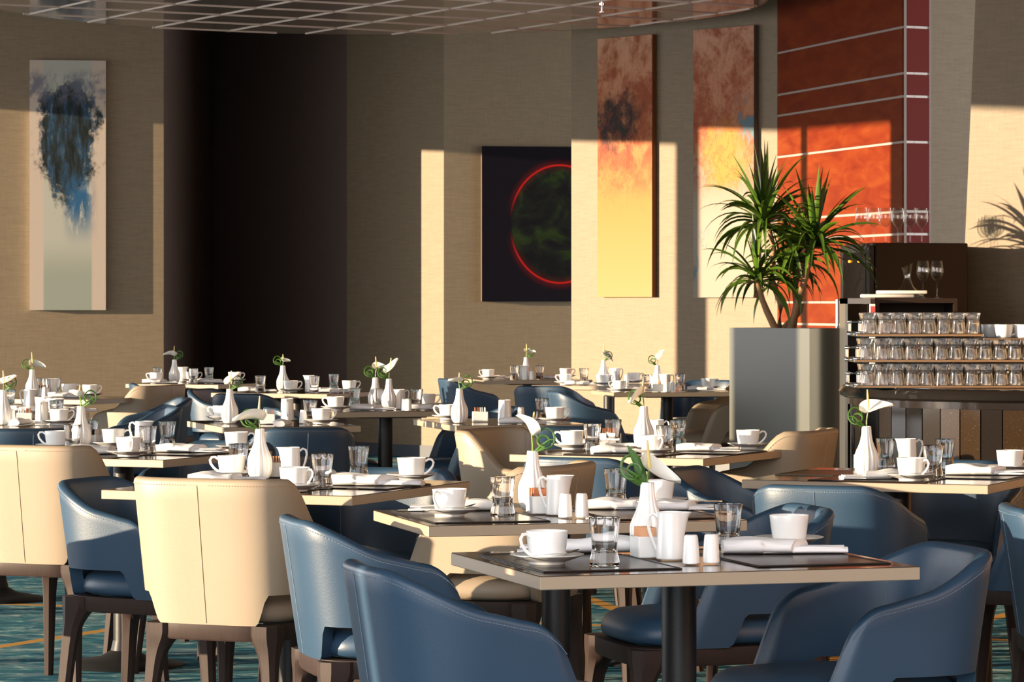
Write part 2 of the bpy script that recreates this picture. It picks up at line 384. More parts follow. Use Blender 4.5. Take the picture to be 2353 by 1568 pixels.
# blue-black abstract
m, t, co, s = art('abstract_blue_painting'); U, V = s[0], s[2]
wob = t.noise(t.coord(scale=(1, 1, 2.4)), 4.0, 7, 0.74, 0.15); wob2 = t.noise(t.coord(scale=(2.4, 1, 1.8), loc=(3, 0, 1)), 4.5, 6, 0.74, 0.3)
band = t.math('MULTIPLY', t.smooth(U, 0.17, 0.20), t.smooth(U, 0.83, 0.80))
c = t.mix(band, (0.46, 0.38, 0.32), (0.38, 0.38, 0.33))
c = t.mix(t.math('MULTIPLY', band, t.smooth(V, 0.30, 0.12)), c, (0.26, 0.285, 0.245))
hz = t.math('SUBTRACT', 1.0, t.math('ABSOLUTE', t.math('MULTIPLY', t.math('SUBTRACT', U, 0.5), 2.1)))
vz = t.math('MULTIPLY', t.smooth(V, 0.20, 0.62), t.smooth(V, 0.99, 0.82))
dens = t.math('ADD', t.math('MULTIPLY_ADD', hz, 0.42, wob), t.math('MULTIPLY', t.math('SUBTRACT', vz, 1.0), 0.62))
dark = t.smooth(dens, 0.50, 0.66)
c = t.mix(dark, c, t.ramp(wob2, [(0.38, (0.010, 0.012, 0.012)), (0.50, (0.022, 0.030, 0.032)), (0.57, (0.020, 0.055, 0.11)), (0.64, (0.06, 0.08, 0.085)), (0.76, (0.34, 0.34, 0.28))]))
drip = t.math('MULTIPLY', t.math('MULTIPLY', t.smooth(U, 0.40, 0.6), t.smooth(U, 0.92, 0.72)), t.math('MULTIPLY', t.smooth(V, 0.24, 0.42), t.smooth(V, 0.56, 0.46)))
c = t.mix(t.math('MULTIPLY', drip, t.smooth(wob2, 0.36, 0.5)), c, (0.025, 0.095, 0.20))
top = t.math('MULTIPLY', t.math('MULTIPLY', t.smooth(V, 0.80, 0.86), t.smooth(V, 0.98, 0.92)), t.smooth(wob, 0.42, 0.62))
c = t.mix(t.math('MULTIPLY', top, 0.85), c, (0.12, 0.13, 0.17)); t.put(t.b.inputs['Base Color'], c); blueart = m
canvas_edge = mat('white_canvas_edge', (0.6, 0.55, 0.48), 0.6)
painting(68, 243, 138, 713, A1, dA1, blueart, canvas_edge, 'tall abstract painting of blue-black smears on pale ground', th=0.06)
# orange abstracts
def orange(name, seed, teal, lo, strokes=False):
    m, t, co, s = art(name); U, V = s[0], s[2]
    n1 = t.noise(t.coord(scale=(1, 1, 2.6), loc=(seed, 0, seed)), 2.6, 7, 0.72, 0.25); n2 = t.noise(t.coord(scale=(1.3, 1, 2.6), loc=(seed*2, 0, 1)), 3.2, 7, 0.72, 0.35)
    c = t.ramp(V, lo); c = t.mix(t.math('MULTIPLY', t.smooth(n1, 0.40, 0.62), t.smooth(V, 0.34, 0.58)), c, (0.26, 0.07, 0.028))
    mixn = t.math('MULTIPLY_ADD', n1, 0.55, t.math('MULTIPLY', n2, 0.45))
    eu = t.math('MULTIPLY', t.math('SUBTRACT', U, 0.36 if not strokes else 0.55), 2.6); ev = t.math('MULTIPLY', t.math('SUBTRACT', V, 0.68 if not strokes else 0.52), 9.5 if not strokes else 8.0)
    rr = t.math('ADD', t.math('MULTIPLY', eu, eu), t.math('MULTIPLY', ev, ev))
    red = t.math('MULTIPLY', t.math('MULTIPLY', t.smooth(V, 0.36, 0.52), t.smooth(V, 0.76, 0.62)), t.smooth(mixn, 0.44, 0.58))
    c = t.mix(t.math('MULTIPLY', red, 0.85), c, (0.24, 0.045, 0.018))
    c = t.mix(t.smooth(t.math('ADD', rr, t.math('MULTIPLY', t.math('SUBTRACT', mixn, 0.5), -7.0)), 1.5, 0.3), c, teal)
    if strokes:
        st1 = t.math('MULTIPLY', t.math('MULTIPLY', t.smooth(U, 0.66, 0.80), t.smooth(V, 0.52, 0.60)), t.math('MULTIPLY', t.smooth(V, 0.78, 0.68), t.smooth(n2, 0.48, 0.56)))
        st2 = t.math('MULTIPLY', t.math('MULTIPLY', t.smooth(U, 0.34, 0.22), t.smooth(V, 0.04, 0.08)), t.math('MULTIPLY', t.smooth(V, 0.30, 0.16), t.smooth(n2, 0.53, 0.58)))
        c = t.mix(t.math('ADD', st1, st2, clamp=True), c, (0.10, 0.16, 0.19))
    vein = t.math('SUBTRACT', 1.0, t.smooth(t.math('ABSOLUTE', t.math('SUBTRACT', n2, 0.5)), 0.0, 0.022))
    c = t.mix(t.math('MULTIPLY', t.math('MULTIPLY', vein, 0.6), t.math('MULTIPLY', t.smooth(V, 0.28, 0.5), t.smooth(V, 0.95, 0.75))), c, (0.25, 0.04, 0.02))
    t.put(t.b.inputs['Base Color'], c); return m
d5 = (W5b-W5a).normalized(); oedge = mat('orange_canvas_edge', (0.18, 0.06, 0.018), 0.6)
painting(1374, 1499, 90, 683, W5a, d5, orange('orange_tree_painting', 1.3, (0.03, 0.025, 0.022), [(0.0, (0.34, 0.20, 0.085)), (0.35, (0.34, 0.16, 0.045)), (0.52, (0.34, 0.13, 0.04)), (0.66, (0.42, 0.17, 0.075)), (0.85, (0.50, 0.235, 0.13)), (1.0, (0.55, 0.30, 0.18))]), oedge, 'tall orange painting with a dark smoke-like tree shape')
painting(1594, 1733, 70, 684, W5a, d5, orange('rust_cloud_painting', 5.1, (0.40, 0.17, 0.035), [(0.0, (0.25, 0.22, 0.18)), (0.28, (0.26, 0.23, 0.19)), (0.45, (0.26, 0.20, 0.15)), (0.58, (0.34, 0.15, 0.06)), (0.8, (0.46, 0.21, 0.125)), (1.0, (0.52, 0.27, 0.18))], True), mat('grey_canvas_edge', (0.10, 0.085, 0.07), 0.6), 'tall painting of rust clouds fading to pale grey behind the plant')
# planet
m, t, co, s = art('planet_painting'); asp = 1.24
dx = t.math('MULTIPLY', t.math('SUBTRACT', s[0], 0.55), 1.0); dz = t.math('MULTIPLY', t.math('SUBTRACT', s[2], 0.5), 0.92)
r_ = t.math('SQRT', t.math('ADD', t.math('MULTIPLY', dx, dx), t.math('MULTIPLY', dz, dz)))
n1 = t.noise(t.coord(scale=(1, 1, 1.3)), 5, 6, 0.65, 0.6)
inside = t.smooth(r_, 0.347, 0.335)
pl = t.ramp(n1, [(0.42, (0.003, 0.003, 0.004)), (0.52, (0.006, 0.008, 0.006)), (0.62, (0.012, 0.025, 0.004)), (0.78, (0.03, 0.026, 0.022))])
c = t.mix(inside, (0.003, 0.0015, 0.005), pl)
glow = t.math('SUBTRACT', 1.0, t.smooth(t.math('ABSOLUTE', t.math('SUBTRACT', r_, 0.350)), 0.001, 0.008))
halo = t.math('MULTIPLY', t.math('SUBTRACT', 1.0, t.smooth(t.math('ABSOLUTE', t.math('SUBTRACT', r_, 0.350)), 0.0, 0.05)), 0.12)
side = t.math('MULTIPLY', t.smooth(t.math('ABSOLUTE', dz), 0.03, 0.22), t.math('SUBTRACT', 1.0, t.math('MULTIPLY', inside, 0.5)))
c = t.mix(t.math('MULTIPLY', t.math('ADD', glow, halo, clamp=True), side), c, (0.42, 0.010, 0.006)); t.put(t.b.inputs['Base Color'], c)
painting(1107, 1432, 336, 693, W3b, dA, m, mat('dark_canvas_edge', (0.15, 0.10, 0.055), 0.6), 'dark square painting of a red-rimmed planet')

# ------------------------------------------------------------------ chairs
def chair_kind(kind):
    cream = kind == 'cream'
    TOP, ARM = (0.818, 0.665) if cream else (0.762, 0.655)
    lm = M['cream'] if cream else M['blue']; st = M['creamstitch'] if cream else M['bluestitch']
    HWD, XB, ZB = 0.222, -0.262, 0.425
    ex = 4.2 if cream else 3.0
    x_arm = -0.06
    def xfront(z): return (0.085 if cream else 0.055) + (0.62-z)*0.40
    # arc parameter s: 0 at the middle of the back, 1 at the front of the arm
    S = [0, .07, .14, .20, .24, .26, .275, .29, .305, .325, .36, .40, .44, .48, .52, .56, .60, .64, .68, .72, .76, .79, .805, .82, .835, .85, .88, .91, .94, .96, .975, .987, .995, 1.0]
    us = [-x for x in S[::-1]] + S[1:]
    def sm(x, a, b): x = min(1, max(0, (x-a)/(b-a))); return x*x*(3-2*x)
    def raw(a, z, off):
        lean = (z-ZB)/0.36
        if a < 0.60:
            q = a/0.60*math.pi/2
            xx = -(abs(math.cos(q)))**(2/ex); yy = (abs(math.sin(q)))**(2/ex)
            x = x_arm + (x_arm-XB-off)*xx; y = (HWD-off)*yy; x -= lean*0.052*(-xx)**1.5
        else:
            k = (a-0.60)/0.40; x = x_arm + k*(xfront(z)-x_arm); y = HWD-off
        return x, y + lean*0.022
    NA_ = 600; tb = [raw(i/NA_, 0.6, 0) for i in range(NA_+1)]; cum = [0.0]
    for i in range(NA_): cum.append(cum[-1] + math.hypot(tb[i+1][0]-tb[i][0], tb[i+1][1]-tb[i][1]))
    def par(s):
        t_ = s*cum[-1]; i = 0
        import bisect
        i = min(NA_-1, max(0, bisect.bisect_right(cum, t_)-1)); return (i + (t_-cum[i])/max(1e-9, cum[i+1]-cum[i]))/NA_
    def plan(s, z, off):
        x, y = raw(min(1, par(abs(s))), z, off); return x, (y if s >= 0 else -y) if abs(s) > 1e-9 else 0.0
    def rim_z(s):
        a = abs(s)
        if cream: z = TOP - (TOP-ARM-0.025)*sm(a, 0.42, 0.70) - 0.025*sm(a, 0.62, 1.0)
        else: z = TOP - (TOP-ARM)*(0.58*sm(a, 0.22, 0.66) + 0.42*sm(a, 0.40, 1.0))
        if a > 0.88: z -= 0.060*(1-math.sqrt(max(0, 1-((a-0.88)/0.12)**2)))
        return z
    def bot_z(s):
        a = abs(s); up = sm(a, 0.262, 0.325)*(1-sm(a, 0.795, 0.845))
        return ZB + 0.004 + 0.082*up
    root = empty(kind + '_armchair')
    NV = 9; th = 0.034; mb = MB(); ring = None; rows = []
    for s in us:
        zt, zb = rim_z(s), bot_z(s); e = min(1.0, (1-abs(s))/0.03*0.5+0.35); loop = []
        for j in range(NV):
            z = zb + (zt-0.014-zb)*j/(NV-1); loop.append((*plan(s, z, th*0.5-th*0.5*e), z))
        for k in (30, 60, 90, 120, 150):
            a_ = R(k); off = th*0.5 - th*0.5*e*math.cos(a_); z = zt-0.014+0.014*math.sin(a_); loop.append((*plan(s, z, off), z))
        for j in range(NV-1, -1, -1):
            z = zb + (zt-0.014-zb)*j/(NV-1); loop.append((*plan(s, z, th*0.5+th*0.5*e), z))
        rows.append(loop)
    n = len(rows[0]); mb.add([v for r_ in rows for v in r_], [(i*n+k, i*n+(k+1) % n, (i+1)*n+(k+1) % n, (i+1)*n+k) for i in range(len(rows)-1) for k in range(n)]
        + [tuple(range(n)), tuple((len(rows)-1)*n+k for k in range(n-1, -1, -1))])
    mb.build('shell', lm, root, ang=60)
    pts = [(*plan(s, rim_z(s)-0.018, -0.0005), rim_z(s)-0.018) for s in us[1:-1]]
    mb = MB(); NS = 130
    for i in range(NS):
        s0 = -0.97 + 1.94*i/NS; s1 = s0 + 1.94/NS*0.58
        mb.tube([(*plan(q, rim_z(q)-0.018, -0.0006), rim_z(q)-0.018) for q in (s0, s1)], 0.0011, 5)
    mb.tube([(*plan(q, rim_z(q)-0.018, 0.0002), rim_z(q)-0.018) for q in us[1:-1]], 0.0007, 5)
    mb.build('rim_stitching', st, root)
    pts = [(*plan(0.0, z, -0.0008), z) for z in [bot_z(0)+0.004+i*(TOP-0.024-bot_z(0))/8 for i in range(9)]]
    MB().tube(pts, 0.0010, 6).build('back_seam', st, root)
    for sg in (-1, 1):
        pts = [(*plan(sg*0.44, z, th+0.0006), z) for z in [bot_z(0.44)+0.01+i*(rim_z(0.44)-0.03-bot_z(0.44))/8 for i in range(9)]]
        MB().tube(pts, 0.0014, 6).build('inner_seam', st, root)
    # seat cushion
    mb = MB(); N = 40; prof = [(0.90, 0.432), (0.985, 0.440), (1.0, 0.455), (0.99, 0.470), (0.95, 0.487), (0.86, 0.500), (0.6, 0.509), (0.3, 0.512), (0.02, 0.513)]
    def se(a, hx, hy, e_): c_, s_ = math.cos(a), math.sin(a); return hx*math.copysign(abs(c_)**(2/e_), c_), hy*math.copysign(abs(s_)**(2/e_), s_)
    vs_ = []
    for k, z in prof:
        for i in range(N):
            x, y = se(2*math.pi*i/N, 0.245*k, (0.205 if cream else 0.208)*k, 3.4); wid = 1.0 + 0.10*x/0.245
            vs_.append((x+0.005, y*wid, z))
    mb.add(vs_, [(j*N+i, j*N+(i+1) % N, (j+1)*N+(i+1) % N, (j+1)*N+i) for j in range(len(prof)-1) for i in range(N)] + [tuple(range(N-1, -1, -1)), tuple((len(prof)-1)*N+i for i in range(N))])
    mb.build('seat_cushion', lm, root, ang=60)
    # wooden seat frame
    mb = MB(); sec = [(1.0, 0.430), (1.0, 0.392), (0.985, 0.386), (0.86, 0.386), (0.86, 0.430)]; vs_ = []
    for k, z in sec:
        for i in range(N):
            x, y = se(2*math.pi*i/N, 0.258*k, 0.212*k, 4.4); vs_.append((x, y*(1.0+0.10*x/0.258), z))
    mb.add(vs_, [(j*N+i, j*N+(i+1) % N, ((j+1) % 5)*N+(i+1) % N, ((j+1) % 5)*N+i) for j in range(5) for i in range(N)])
    mb.build('seat_frame', M['chairwood'], root, ang=40)
    for sx_ in (-1, 1):
        for sy_ in (-1, 1):
            cx, cy_ = sx_*0.213, sy_*(0.172+0.017*sx_)
            mb = MB(); vs_ = []
            for z, h, ox in ((0.428, 0.045, 0), (0.404, 0.0455, 0), (0.388, 0.042, 0.05), (0.370, 0.0345, 0.15), (0.350, 0.0285, 0.3), (0.325, 0.0245, 0.5), (0.28, 0.0215, 0.8), (0.14, 0.018, 1.7), (0.0, 0.0145, 2.6)):
                ax, ay = cx + sx_*ox*0.012 + sx_*0.0, cy_ + sy_*ox*0.008
                o1 = 0.046-h if h > 0.03 else 0.046-h
                ax += sx_*o1*0.55; ay += sy_*o1*0.55
                for qx, qy in ((-.5, -1), (.5, -1), (1, -.5), (1, .5), (.5, 1), (-.5, 1), (-1, .5), (-1, -.5)): vs_.append((ax+qx*h, ay+qy*h*0.92, z))
            k = 9
            mb.add(vs_, [(j*8+i, j*8+(i+1) % 8, (j+1)*8+(i+1) % 8, (j+1)*8+i) for j in range(k-1) for i in range(8)] + [tuple(range(7, -1, -1)), tuple((k-1)*8+i for i in range(8))])
            mb.build('leg', M['chairwood'], root, ang=40)
    return root
protos = {'blue': chair_kind('blue'), 'cream': chair_kind('cream')}
used = set()
def chair(kind, x, y, phi, label):
    p = protos[kind]
    if kind in used: o = dup(p, (x, y, 0), R(phi))
    else: used.add(kind); o = p; o.location = (x, y, 0); o.rotation_euler = (0, 0, R(phi))
    tag(o, label, 'armchair', kind + ' leather armchairs'); return o

CH = [
 ('blue', -0.02, 6.48, 17, 'blue leather armchair nearest the camera, left of the nearest table'),
 ('blue', 0.685, 6.80, 197, 'blue leather armchair at the right end of the nearest table'),
 ('blue', -0.25, 7.86, 15, 'blue leather armchair left of the second table, behind the nearest chair'),
 ('blue', 0.49, 8.15, 195, 'blue leather armchair seen beneath the nearest table'),
 ('cream', -0.705, 8.75, 67, 'big cream leather armchair with its back to the camera'),
 ('blue', -1.00, 9.42, -23, 'blue leather armchair between the two cream chairs at left'),
 ('cream', -0.10, 9.37, 157, 'cream leather armchair half hidden behind the second table'),
 ('blue', -0.45, 9.85, 247, 'blue leather armchair facing the camera behind the big cream chair table'),
 ('cream', -1.485, 10.74, 67, 'cream leather armchair cut by the left edge'),
 ('blue', -0.97, 11.20, 155, 'blue leather armchair right of the table behind the left-edge cream chair'),
 ('blue', -1.16, 11.85, 247, 'blue leather armchair with dark seat under the table left of center'),
 ('blue', 0.975, 9.40, 67, 'blue leather armchair with its back to the camera at the bar-side table'),
 ('blue', 0.80, 10.04, -23, 'blue leather armchair left of the bar-side table'),
 ('blue', 1.60, 9.68, 157, 'blue leather armchair in half shade right of the bar-side table'),
 ('blue', 1.375, 10.35, 247, 'blue leather armchair behind the bar-side table, only its rim showing'),
 ('blue', 1.565, 8.25, 0, 'blue leather armchair cut by the right edge'),
 ('cream', 1.74, 9.10, 170, 'cream leather armchair behind the blue one at the right edge'),
 ('blue', 0.33, 11.05, 63, 'blue leather armchair with its back to the camera between cream chairs'),
 ('cream', 0.14, 11.72, -27, 'cream leather armchair facing right at the table in the middle'),
 ('cream', 0.86, 11.86, 157, 'sunlit cream leather armchair facing left before the grey planter'),
 ('blue', -0.93, 13.66, 106, 'dark blue armchair with center seam at the brown-edged left table'),
 ('blue', 0.20, 13.82, 104, 'dark blue armchair whose rim shows below the central brown-edged table'),
 ('blue', -0.26, 16.02, 196, 'dark blue armchair seen from its side left of the cream chair'),
 ('blue', -0.92, 16.02, 16, 'blue armchair with lit back under the table by the sunlit strip'),
 ('blue', -2.05, 13.52, 106, 'dark blue armchair rim behind the cup at the left edge'),
 ('blue', -1.95, 15.95, 196, 'blue armchair with lit inner rim behind the left vase'),
 ('blue', -2.06, 17.55, 196, 'dark armchair back standing before the far cream chair'),
 ('cream', -2.20, 18.25, 155, 'sunlit cream armchair far at left beside the wall'),
 ('blue', -2.16, 20.78, 10, 'blue armchair under the farthest left table'),
 ('blue', -1.62, 19.30, -25, 'blue armchair with dark inside left of the white-edged dark-wall table'),
 ('blue', -1.44, 18.66, 65, 'sunlit grey-blue armchair before the white-edged dark-wall table'),
 ('blue', -0.19, 22.15, 16, 'blue armchair left of the farthest table under the planet painting'),
 ('blue', 0.30, 20.36, 65, 'sunlit grey-blue armchair before the table under the tall paintings'),
 ('blue', 0.52, 19.00, 12, 'grey-blue armchair left of the table touching the planter'),
 ('cream', 1.22, 19.45, 195, 'dark shaded armchair beneath the table touching the planter'),
 ('blue', -1.92, 9.02, 70, 'blue leather armchair added outside the left edge to shade the left blue chair'),  # out-of-view chair, added for the shadow it casts
 ('blue', 1.22, 21.40, 245, 'blue armchair rim beyond the table touching the planter'),
]
for c in CH: chair(*c)

# ------------------------------------------------------------------ tables
TB = {  # center x, y, rotation, width, depth, phrase
 1: (0.345, 6.65, 17, 0.80, 0.63, 'the table nearest the camera'),
 2: (0.11, 8.04, 15, 0.80, 0.60, 'the table just behind the nearest one'),
 3: (-0.645, 9.345, -23, 0.79, 0.80, 'the table at the big cream chair'),
 4: (0.50, 11.46, -27, 0.74, 0.79, 'the table between two facing cream chairs'),
 5: (1.186, 9.856, -23, 0.755, 0.77, 'the table before the round bar'),
 6: (-1.37, 11.36, -25, 0.78, 0.75, 'the table at the left-edge cream chair'),
 7: (-2.213, 13.866, 15, 0.80, 0.60, 'the lower table at the left edge'),
 8: (-2.50, 15.69, 15, 0.80, 0.60, 'the middle table at the left edge'),
 9: (-2.465, 18.0, -25, 0.66, 0.66, 'the table beside the far-left cream chair'),
 10: (-2.08, 21.2, -25, 0.70, 0.62, 'the farthest table at left'),
 11: (-1.273, 19.17, -24, 0.77, 0.74, 'the white-edged table before the dark wall'),
 12: (-1.055, 14.16, 17, 0.60, 0.80, 'the brown-edged table left of center'),
 13: (-0.628, 15.96, 16, 0.66, 0.60, 'the table before the sunlit wall strip'),
 14: (-0.055, 14.35, 15, 0.60, 0.80, 'the brown-edged table at the center'),
 15: (0.11, 22.35, 15, 0.76, 0.60, 'the farthest table under the planet painting'),
 16: (0.63, 20.9, -25, 0.76, 0.76, 'the table under the tall paintings'),
 17: (0.93, 19.33, 12, 0.80, 0.56, 'the table touching the planter'),
}
TZ = 0.75
for k, (x, y, a, w, d, ph) in TB.items():
    o = empty('dining_table', (x, y, 0), R(a))
    tag(o, ('dark square pedestal table with pale edge: ' if k in (3, 4, 5, 6, 9, 10, 11, 16) else 'dark oblong pedestal table with taupe edge: ') + ph, 'table', 'restaurant tables')
    MB().rbox(-w/2, w/2, -d/2, d/2, TZ-0.027, TZ-0.0012, 0.0015, 1).build('edge_band', M['edge'], o, smooth=False)
    MB().rbox(-w/2+0.0012, w/2-0.0012, -d/2+0.0012, d/2-0.0012, TZ-0.0022, TZ, 0.0006, 1).build('table_top', M['tabletop'], o, smooth=False)
    MB().rbox(-0.17, 0.17, -0.17, 0.17, TZ-0.036, TZ-0.027, 0.003, 1).build('mounting_plate', M['blackmetal'], o)
    MB().lathe([(0.036, 0.02), (0.036, TZ-0.034)], 32).build('column', M['blackmetal'], o)
    MB().lathe([(0.205, 0.0), (0.21, 0.003), (0.205, 0.008), (0.15, 0.020), (0.08, 0.034), (0.045, 0.055), (0.037, 0.09)], 48).build('base', M['blackmetal'], o)
MZ = TZ + 0.0025
def placemat(k, u, v, w, d, which):
    x, y, a, *_ = TB[k]; r_ = Matrix.Rotation(R(a), 2) @ Vector((u, v))
    o = empty('placemat', (x+r_.x, y+r_.y, TZ), R(a)); tag(o, f'dark leather placemat, {which} on {TB[k][5]}', 'placemat', 'placemats')
    MB().rbox(-w/2, w/2, -d/2, d/2, 0.0002, 0.0022, 0.0008, 1).build('sheet', M['mat'], o, smooth=False)
    mb = MB()
    for s0 in (-1, 1):
        mb.tube([(-w/2+0.004, s0*(d/2-0.004), 0.0022), (w/2-0.004, s0*(d/2-0.004), 0.0022)], 0.0016, 6)
        mb.tube([(s0*(w/2-0.004), -d/2+0.004, 0.0022), (s0*(w/2-0.004), d/2-0.004, 0.0022)], 0.0016, 6)
    mb.build('edge_stitching', M['stitch'], o)
for k in (1, 2):
    placemat(k, -0.225, -0.01, 0.29, 0.46, 'left'); placemat(k, 0.225, -0.01, 0.29, 0.46, 'right')
for k in (3, 4, 5, 6):
    w, d = TB[k][3], TB[k][4]
    placemat(k, 0, -0.235, 0.36, 0.25, 'front'); placemat(k, 0.245, 0.04, 0.24, 0.30, 'right-hand'); placemat(k, -0.245, 0.04, 0.24, 0.30, 'left-hand'); placemat(k, 0, 0.29, 0.36, 0.18, 'back')

# ------------------------------------------------------------------ tableware prototypes (meshes)
ME = {}
ME['cup'] = MB().lathe([(0.030, 0.0), (0.033, 0.002), (0.0365, 0.010), (0.0398, 0.030), (0.0428, 0.0565), (0.0425, 0.0582), (0.0405, 0.0570), (0.0376, 0.030), (0.034, 0.012), (0.026, 0.006), (0.001, 0.005)], 36).mesh('cup_body', M['porcelain'])
hp = [(0.0408, 0, 0.047), (0.050, 0, 0.0535), (0.060, 0, 0.0525), (0.0655, 0, 0.044), (0.063, 0, 0.033), (0.054, 0, 0.021), (0.0445, 0, 0.013), (0.0365, 0, 0.010)]
ME['cup_handle'] = MB().tube(hp, 0.0036, 8, 0.75, up=Vector((0, 1, 0))).mesh('cup_handle', M['porcelain'])
ME['saucer'] = MB().lathe([(0.030, 0.0), (0.036, 0.0), (0.038, 0.005), (0.058, 0.011), (0.0745, 0.0185), (0.0750, 0.0198), (0.0735, 0.0202), (0.056, 0.0135), (0.036, 0.0085), (0.001, 0.0078)], 44).mesh('saucer', M['porcelain'])
def flute(n, amt): return lambda r, z, a: r*(1+amt*math.cos(n*a))
ME['tumbler'] = MB().lathe([(0.0285, 0.0), (0.0305, 0.002), (0.0300, 0.010), (0.0262, 0.026), (0.0252, 0.036), (0.0262, 0.050), (0.0295, 0.078), (0.0318, 0.0965), (0.0312, 0.0975), (0.0300, 0.0965),
    (0.0276, 0.078), (0.0240, 0.050), (0.0222, 0.036), (0.019, 0.027), (0.001, 0.024)], 40, rf=lambda r, z, a: r*(1+0.012*math.cos(10*a)) if 0.004 < z < 0.08 else r).mesh('tumbler', M['glass'])
vp = [(0.021, 0.0), (0.0245, 0.003), (0.0285, 0.014), (0.0305, 0.030), (0.0308, 0.054), (0.0300, 0.062), (0.0265, 0.074), (0.0205, 0.090), (0.0158, 0.106), (0.0132, 0.124), (0.0120, 0.144), (0.0122, 0.150), (0.0100, 0.150), (0.0095, 0.12), (0.001, 0.118)]
def vr(r, z, a):
    if r <= 0.0112: return r
    k = min(1, max(0, (z-0.002)/0.015))*(1 if z < 0.147 else 0.3)
    return r*(1+0.13*k*(abs(math.cos(6*a))**0.55-0.35))
ME['vase'] = MB().lathe([(r_*1.12 if r_ > 0.002 else r_, z_) for r_, z_ in vp], 120, rf=vr).mesh('vase', M['vasewhite'], ang=60)
pr = [(0.029, 0.0), (0.0305, 0.002), (0.0302, 0.012), (0.0285, 0.050), (0.0272, 0.088), (0.0274, 0.096), (0.0262, 0.0972), (0.0250, 0.094), (0.026, 0.05), (0.026, 0.008), (0.001, 0.006)]
ME['pitcher'] = MB().lathe(pr, 40, rf=lambda r, z, a: r + (0.016*max(0, (z-0.070)/0.027)**1.3*max(0, math.cos(a))**14 if z > 0.07 else 0)).mesh('pitcher_body', M['porcelain'])
ME['pitcher_handle'] = MB().tube([(-0.0268, 0, 0.086), (-0.036, 0, 0.093), (-0.045, 0, 0.089), (-0.048, 0, 0.076), (-0.044, 0, 0.055), (-0.036, 0, 0.033), (-0.029, 0, 0.018)], 0.0034, 8, up=Vector((0, 1, 0))).mesh('pitcher_handle', M['porcelain'])
ME['shaker'] = MB().lathe([(0.0165, 0.0), (0.0178, 0.0015), (0.0172, 0.012), (0.0143, 0.050), (0.0132, 0.0565), (0.011, 0.0585), (0.001, 0.059)], 28).mesh('shaker_body', M['porcelain'])
ME['shaker_holes'] = MB().lathe([(0.001, 0.0590), (0.003, 0.0590), (0.003, 0.0594), (0.001, 0.0594)], 8).mesh('shaker_hole', M['stitch'])
mb = MB(); mb.rbox(-0.032, 0.032, -0.021, 0.021, 0, 0.004, 0.0015, 1)
for a in (-1, 1):
    mb.rbox(-0.032, 0.032, a*0.021-0.002, a*0.021+0.002, 0, 0.044, 0.0015, 1); mb.rbox(a*0.032-0.002, a*0.032+0.002, -0.0225, 0.0225, 0, 0.044, 0.0015, 1)
ME['caddy'] = mb.mesh('caddy', M['porcelain'])
for nm in ('brown', 'white', 'orange'): ME['packet_'+nm] = MB().rbox(-0.0016, 0.0016, -0.0165, 0.0165, 0, 0.058, 0.0007, 1).mesh('packet', M['packet_'+nm])
mb = MB()      # teaspoon along +x
prof = [(-0.07, 0.0045, 0.004), (-0.05, 0.0038, 0.006), (-0.01, 0.002, 0.007), (0.02, 0.0022, 0.004), (0.03, 0.006, 0.003), (0.042, 0.0115, 0.0025), (0.056, 0.0125, 0.003), (0.066, 0.008, 0.005), (0.070, 0.001, 0.006)]
vs_ = []
for x, w, z in prof: vs_ += [(x, -w, z+0.0012), (x, 0, z), (x, w, z+0.0012), (x, 0, z+0.0016)]
mb.add(vs_, [(j*4+i, j*4+(i+1) % 4, (j+1)*4+(i+1) % 4, (j+1)*4+i) for j in range(len(prof)-1) for i in range(4)] + [(3, 2, 1, 0), tuple((len(prof)-1)*4+i for i in range(4))])
ME['spoon'] = mb.mesh('spoon', M['steel'])
mb = MB(); prof = [(-0.10, 0.004), (-0.095, 0.006), (-0.03, 0.005), (0.0, 0.004), (0.01, 0.007), (0.08, 0.0075), (0.098, 0.003)]; vs_ = []
for x, w in prof: vs_ += [(x, -w, 0), (x, w, 0), (x, w, 0.0022), (x, -w, 0.0022)]
mb.add(vs_, [(j*4+i, j*4+(i+1) % 4, (j+1)*4+(i+1) % 4, (j+1)*4+i) for j in range(len(prof)-1) for i in range(4)] + [(3, 2, 1, 0), tuple((len(prof)-1)*4+i for i in range(4))])
ME['knife'] = mb.mesh('knife', M['steel'])
